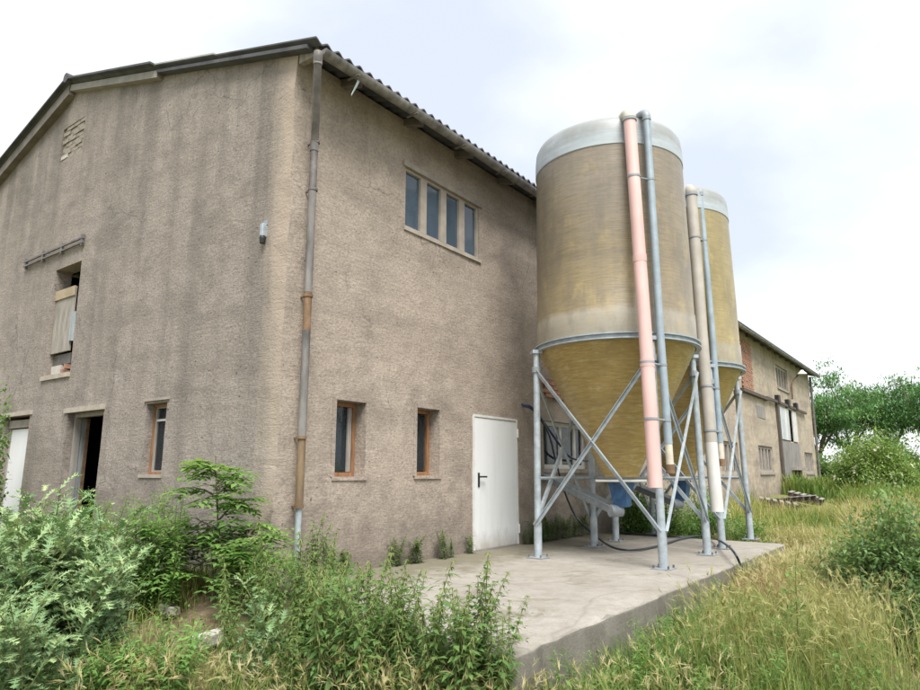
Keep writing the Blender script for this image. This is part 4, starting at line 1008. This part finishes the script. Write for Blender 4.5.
scatter(HP5, spot(600, 930, 4.9, 8.0, 95, .28, .58, .3, .25, lambda p: mnoise.noise((p[0] * 1.2, p[1] * 1.2, 4.)) > -.1), 'green leafy weed scattered through the yellow grass at the lower right', 'weed', 'weeds in the yellow grass')
for o in list(C.objects):
    if o.name.startswith('wall_weed') and o.parent is None: o.scale = (o.scale[0] * 2., o.scale[1] * 2., o.scale[2])
# thistles on the left
TP = [thistle()[0] for _ in range(4)]
sp = spot(-50, 92, 4.9, 6.4, 34, .86, 1.12, .1, .16) + spot(70, 128, 5.2, 6.4, 10, .6, .85, .1, .15) + spot(-20, 80, 4.5, 4.9, 7, .6, .8, .1, .15)
scatter(TP, sp, 'blue-green spiny thistle in the dense clump at the lower left', 'thistle', 'thistles at the lower left')
T2 = thistle()[0]; q = gp(262, 4.75); T2.location = tuple(q); T2.scale = (.72,) * 3; tag(T2, 'single pale young thistle among the nettles below the sapling', 'thistle')
# saplings against the gable
sa = pinnate(1.4, 20, 'sapling_leaf', 'sapling', (.085, .13), .5); q = gp(214, 7.0); sa.location = tuple(q); tag(sa, 'young sapling with feathered light green leaves against the gable corner', 'sapling')
sb = pinnate(.8, 18, 'sapling_leaf', 'sapling', (.06, .1), .5); q = gp(172, 7.3); sb.location = tuple(q); sb.rotation_euler = (0, 0, 2); tag(sb, 'lower leafy sapling left of the taller one by the gable', 'sapling')
sc_ = pinnate(.7, 18, 'sapling_leaf', 'sapling', (.06, .1), .5); q = gp(252, 6.7); sc_.location = tuple(q); tag(sc_, 'leafy shoot at the right foot of the taller sapling', 'sapling')
# shrub at the left frame edge
lb = bush('shrub', (.42, .42, 2.8), 150, .09, 'sapling_leaf', shell=.35, m=60); q = on(0, -.75, -20, 440); lb.location = (q[0], q[1], float(ground_h(q[0], q[1]))); tag(lb, 'leafy green shrub at the left edge beside the white gable door', 'shrub')
# right-hand shrubs
rb = bush('shrub', (.7, .7, 1.35), 380, .065, 'bush_leaf', shell=.4, m=56); rb.location = tuple(gp(893, 8.3)); tag(rb, 'dark blue-green shrub at the right edge of the yard', 'shrub')
rb2 = bush('shrub', (.45, .45, .7), 150, .06, 'bush_leaf', shell=.4, m=50); rb2.location = tuple(gp(932, 7.5)); tag(rb2, 'lower dark shrub cut by the right edge of the picture', 'shrub')
rb3 = bush('shrub', (.6, .5, .6), 120, .05, 'bush_leaf', shell=.4); rb3.location = tuple(gp(862, 9.6)); tag(rb3, 'small dark shrub behind the larger one at the right', 'shrub')
# greenery behind the platform end
labs = ('dark green shrub behind the near silo legs', 'dark green shrub between the two silos, behind the legs', 'green shrub behind the far silo', 'low green shrub at the end of the platform', 'green shrub by the barn wall behind the far silo')
for (xx, yy, rr, hh), lab in zip(((8.6, -1.1, .7, 1.0), (9.3, -1.9, .7, 1.05), (10.4, -1.3, .9, 1.2), (8.7, -2.6, .6, .75), (8.5, -.55, .5, 1.05)), labs):
    b = bush('shrub', (rr, rr * .8, hh), 130, .07, 'herb_leaf', shell=.35); b.location = (xx, yy, float(ground_h(xx, yy))); tag(b, lab, 'shrub')
# elder in flower
el = bush('elder_bush', (1.65, 1.65, 2.8), 420, .13, 'elder_leaf', 190, shell=.6, m=60); el.location = tuple(gp(884, 33)); tag(el, 'round elder bush covered with cream flower heads before the trees', 'bush')
# tree row
tl_ = (('tree', 830, 52, 8.2, 3.6, 'tall tree rising behind the far corner of the barn'), ('tree', 866, 58, 9.4, 5.4, 'broad open-crowned tree in the middle of the row at the right'), ('tree', 908, 60, 9.3, 4.4, 'tall tree of the row right of the elder bush'), ('tree', 950, 56, 8.8, 4.6, 'tree cut by the right edge of the picture'))
for i, (nm, u_, D_, h_, w_, lab) in enumerate(tl_):
    t = tree(h_, w_, 20 + i); t.location = tuple(gp(u_, D_)); t.rotation_euler = (0, 0, i * 1.3); tag(t, lab, 'tree', 'trees behind the barn')
hg = (('dark green hedge shrub under the tree behind the barn corner', 824, 46, 2.9, 2.0), ('dark hedge shrub under the broad open tree', 852, 54, 1.5, 2.0), ('dark hedge shrub rising behind the elder bush', 885, 56, 4.0, 3.2), ('dark hedge shrub right of the elder bush', 916, 52, 3.6, 2.8))
for lab, u_, D_, h_, r_ in hg:
    b = bush('hedge_shrub', (r_, r_ * .8, h_), 90, .3, 'bush_leaf' if u_ != 885 else 'tree_leaf', shell=.35, m=60); b.location = tuple(gp(u_, D_)); tag(b, lab, 'shrub')

# ------------------------------------------------------------------ grasses (uncountable)
BC = gp(918, 6.3)
def bare(x, y):
    return (((x - BC[0]) / .95) ** 2 + ((y - BC[1]) / .42) ** 2 < U(.5, 1.3, len(x))) & (U(0, 1, len(x)) < .88)
def low_by_slab(x, y):
    return np.where((x > -1.2) & (x < 8.6), np.clip((-3.1 - y) / 1.0, .68, 1), 1.)
def grass_field(name, label, n, u0, u1, d0, d1, h0, h1, wd, mat, t0, t1, power=1., ok=None, lean=(.1, .7), cluster=1.3, dens=None):
    az0, az1 = [math.atan2(*(ray(u, 560)[:2][::-1])) for u in (u0, u1)]
    az = U(az1, az0, n); D = d0 + (d1 - d0) * U(0, 1, n) ** power
    x = CAM[0] + np.cos(az) * D; y = CAM[1] + np.sin(az) * D
    cl = np.array([mnoise.noise((a * cluster, b * cluster, 2.)) for a, b in zip(x, y)]); cl2 = np.array([mnoise.noise((a * .5, b * .5, 9.)) for a, b in zip(x, y)])
    bad = ((x > -.05) & (y > -.05) & (x < BL + .05) & (y < BW)) | ((x > -.87) & (x < 7.78) & (y > -3.44) & (y < .1)) | (cl < U(-.4, .22, n)) | ((x > 17.6) & (x < 25) & (y > -2.6)) | bare(x, y)
    if ok is not None: bad |= ~ok(x, y, D)
    k = ~bad; x, y, cl, cl2, D = x[k], y[k], cl[k], cl2[k], D[k]; n = len(x); P = np.stack([x, y, ground_h(x, y) - .02], 1)
    tint = np.clip(t0 + (t1 - t0) * U(0, 1, n) + cl2 * .45, 0, 1)
    H = U(h0, h1, n) * (1 + .5 * cl) * low_by_slab(x, y)
    o = soup(name, *blades(P, H, U(0, 6.28, n), U(*lean, n), wd * (.7 + .6 * U(0, 1, n)), tint), mat)
    return tag(o, label, 'grass', None, 'stuff')
dirt = lambda x, y, D: ~(((x + 1.35) ** 2 / .6 + (y + .75) ** 2 / 1.0 < 1) & (rng.uniform(0, 1, len(x)) < .62))
lowpath = lambda x, y, D: ~((x + 1.45) ** 2 / .7 + (y + .8) ** 2 / 1.3 < 1)
grass_field('grass', 'short mixed green and dry grass in the foreground yard', 66000, -60, 1080, 3.6, 10, .08, .3, .007, 'grass', .05, .75, 1.2, dirt)
grass_field('grass', 'taller green grass tufts in the foreground', 37000, -60, 1080, 4.1, 8, .25, .6, .008, 'grass', .05, .65, 1.0, lowpath, (.15, .8), 2.2)
grass_field('grass', 'tall green grass along the far barn wall', 37000, 735, 1080, 9, 26, .3, .7, .015, 'grass', .2, .85, 1.2)
grass_field('grass', 'distant tall meadow grass under the trees', 38000, 780, 1080, 24, 60, .5, .95, .05, 'grass', .2, .75, 1.2)
grass_field('dry_grass', 'straw-coloured dry grass at the end of the platform', 30000, 712, 880, 7.5, 16, .3, .6, .009, 'straw', .2, .8, 1.0, None, (.2, .8), 1.0)
grass_field('dry_grass', 'ripe yellow grass strip across the meadow at the right', 14000, 845, 1080, 16, 26, .5, .8, .03, 'straw', .2, .8)
def barley(name, label, n, u0, u1, d0, d1, h0, h1, mat, t0, t1, ok=None, stemw=.004, ear=.075):
    """thin bent stems carrying bristly ears"""
    az0, az1 = [math.atan2(*(ray(u, 560)[:2][::-1])) for u in (u0, u1)]
    az = U(az1, az0, n); D = U(d0, d1, n); x = CAM[0] + np.cos(az) * D; y = CAM[1] + np.sin(az) * D
    cl = np.array([mnoise.noise((a * 1.1, b * 1.1, 5.)) for a, b in zip(x, y)])
    bad = ((x > -.05) & (y > -.05)) | ((x > -.87) & (x < 7.78) & (y > -3.44) & (y < .1)) | (cl < U(-.6, .15, n)) | bare(x, y)
    if ok is not None: bad |= ~ok(x, y, D)
    k = ~bad; x, y, cl = x[k], y[k], cl[k]; n = len(x); P = np.stack([x, y, ground_h(x, y) - .02], 1)
    H = U(h0, h1, n) * (1 + .3 * cl) * low_by_slab(x, y); la = U(0, 6.28, n); ln = U(.1, .45, n); tint = np.clip(U(t0, t1, n), 0, 1)
    S = [blades(P, H, la, ln, stemw, tint * .7)]
    tip = P + np.array((0, 0, 1.)) * (H * (1 - .25 * ln))[:, None] + np.stack([np.cos(la), np.sin(la), 0 * la], 1) * (H * ln)[:, None]
    d = norm(np.stack([np.cos(la) * .7, np.sin(la) * .7, U(-.25, 1.3, n)], 1)); L_ = U(.7, 1.25, n) * ear
    S.append(leaves(tip, d, L_, L_ * .13, tint, .3, .1)); S.append(leaves(tip, d + rng.normal(size=(n, 3)) * .1, L_ * 1.05, L_ * .11, tint, -.4, .1))
    for i in range(6):
        q = tip + d * (L_ * U(.1, .8, n))[:, None]; S.append(leaves(q, d + rng.normal(size=(n, 3)) * .38, L_ * .75, .0035, np.clip(tint + .1, 0, 1), 0., 0.))
    return tag(soup(name, *cat_soups(S), mat), label, 'grass', None, 'stuff')
barley('wild_barley', 'ripe wild barley ears along the front edge', 1500, 90, 525, 4.2, 4.75, .36, .62, 'straw', .15, .85, None, .004, .075)
barley('wild_barley', 'wild barley ears in front of the platform face', 800, 500, 730, 4.4, 6.2, .25, .5, 'straw', .1, .8)
barley('tall_barley', 'tall yellow-green barley and brome at the lower right', 1700, 700, 905, 4.9, 7.4, .45, .8, 'straw', .0, .5)
barley('dry_barley', 'dry reddish brown grass heads beside the platform end', 900, 738, 790, 7.6, 9.6, .3, .5, 'red_straw', .0, 1., None, .005, .07)
barley('dry_barley', 'straw-coloured dry barley beyond the platform', 2400, 745, 880, 8, 14, .35, .6, 'straw', .3, 1., None, .006, .09)
grass_field('tall_grass', 'tall yellow-green grass stems at the lower right', 3800, 690, 930, 4.9, 8.5, .35, .75, .006, 'straw', .0, .4, 1.0, None, (.1, .5), 1.0)
# leafy undergrowth that reads as one mass
def undergrowth(name, label, n, u0, u1, d0, d1, hmax, leaf, mat):
    az0, az1 = [math.atan2(*(ray(u, 560)[:2][::-1])) for u in (u0, u1)]
    az = U(az1, az0, n); D = U(d0, d1, n); x = CAM[0] + np.cos(az) * D; y = CAM[1] + np.sin(az) * D
    cl = np.array([mnoise.noise((a * 1.6, b * 1.6, 15.)) for a, b in zip(x, y)])
    bad = ((x > -.05) & (y > -.05)) | ((x > -.87) & (x < 7.78) & (y > -3.44) & (y < .1)) | (cl < U(-.3, .25, n)); k = ~bad; x, y, cl = x[k], y[k], cl[k]; n = len(x)
    P = np.stack([x, y, ground_h(x, y) + U(0, 1, n) ** 1.4 * hmax * (.6 + .8 * np.clip(cl, 0, 1))], 1); D3 = rng.normal(size=(n, 3)); D3[:, 2] = np.abs(D3[:, 2]) * .6; L_ = U(.6, 1.3, n) * leaf
    return tag(soup(name, *leaves(P, D3, L_, L_ * .4, np.clip(U(0, .8, n), 0, 1), .15, .2), mat), label, 'weeds', None, 'stuff')
undergrowth('ground_cover', 'low leafy weeds covering the foreground soil', 9000, -40, 960, 4.2, 8.5, .22, .055, 'herb_leaf')
undergrowth('ground_cover', 'leafy green weeds in front of the platform face', 3500, 560, 720, 4.6, 7.5, .32, .06, 'herb_leaf')
undergrowth('ground_cover', 'shaded leafy growth at the foot of the nettles', 5000, 230, 515, 4.5, 6.0, .55, .07, 'nettle_leaf')
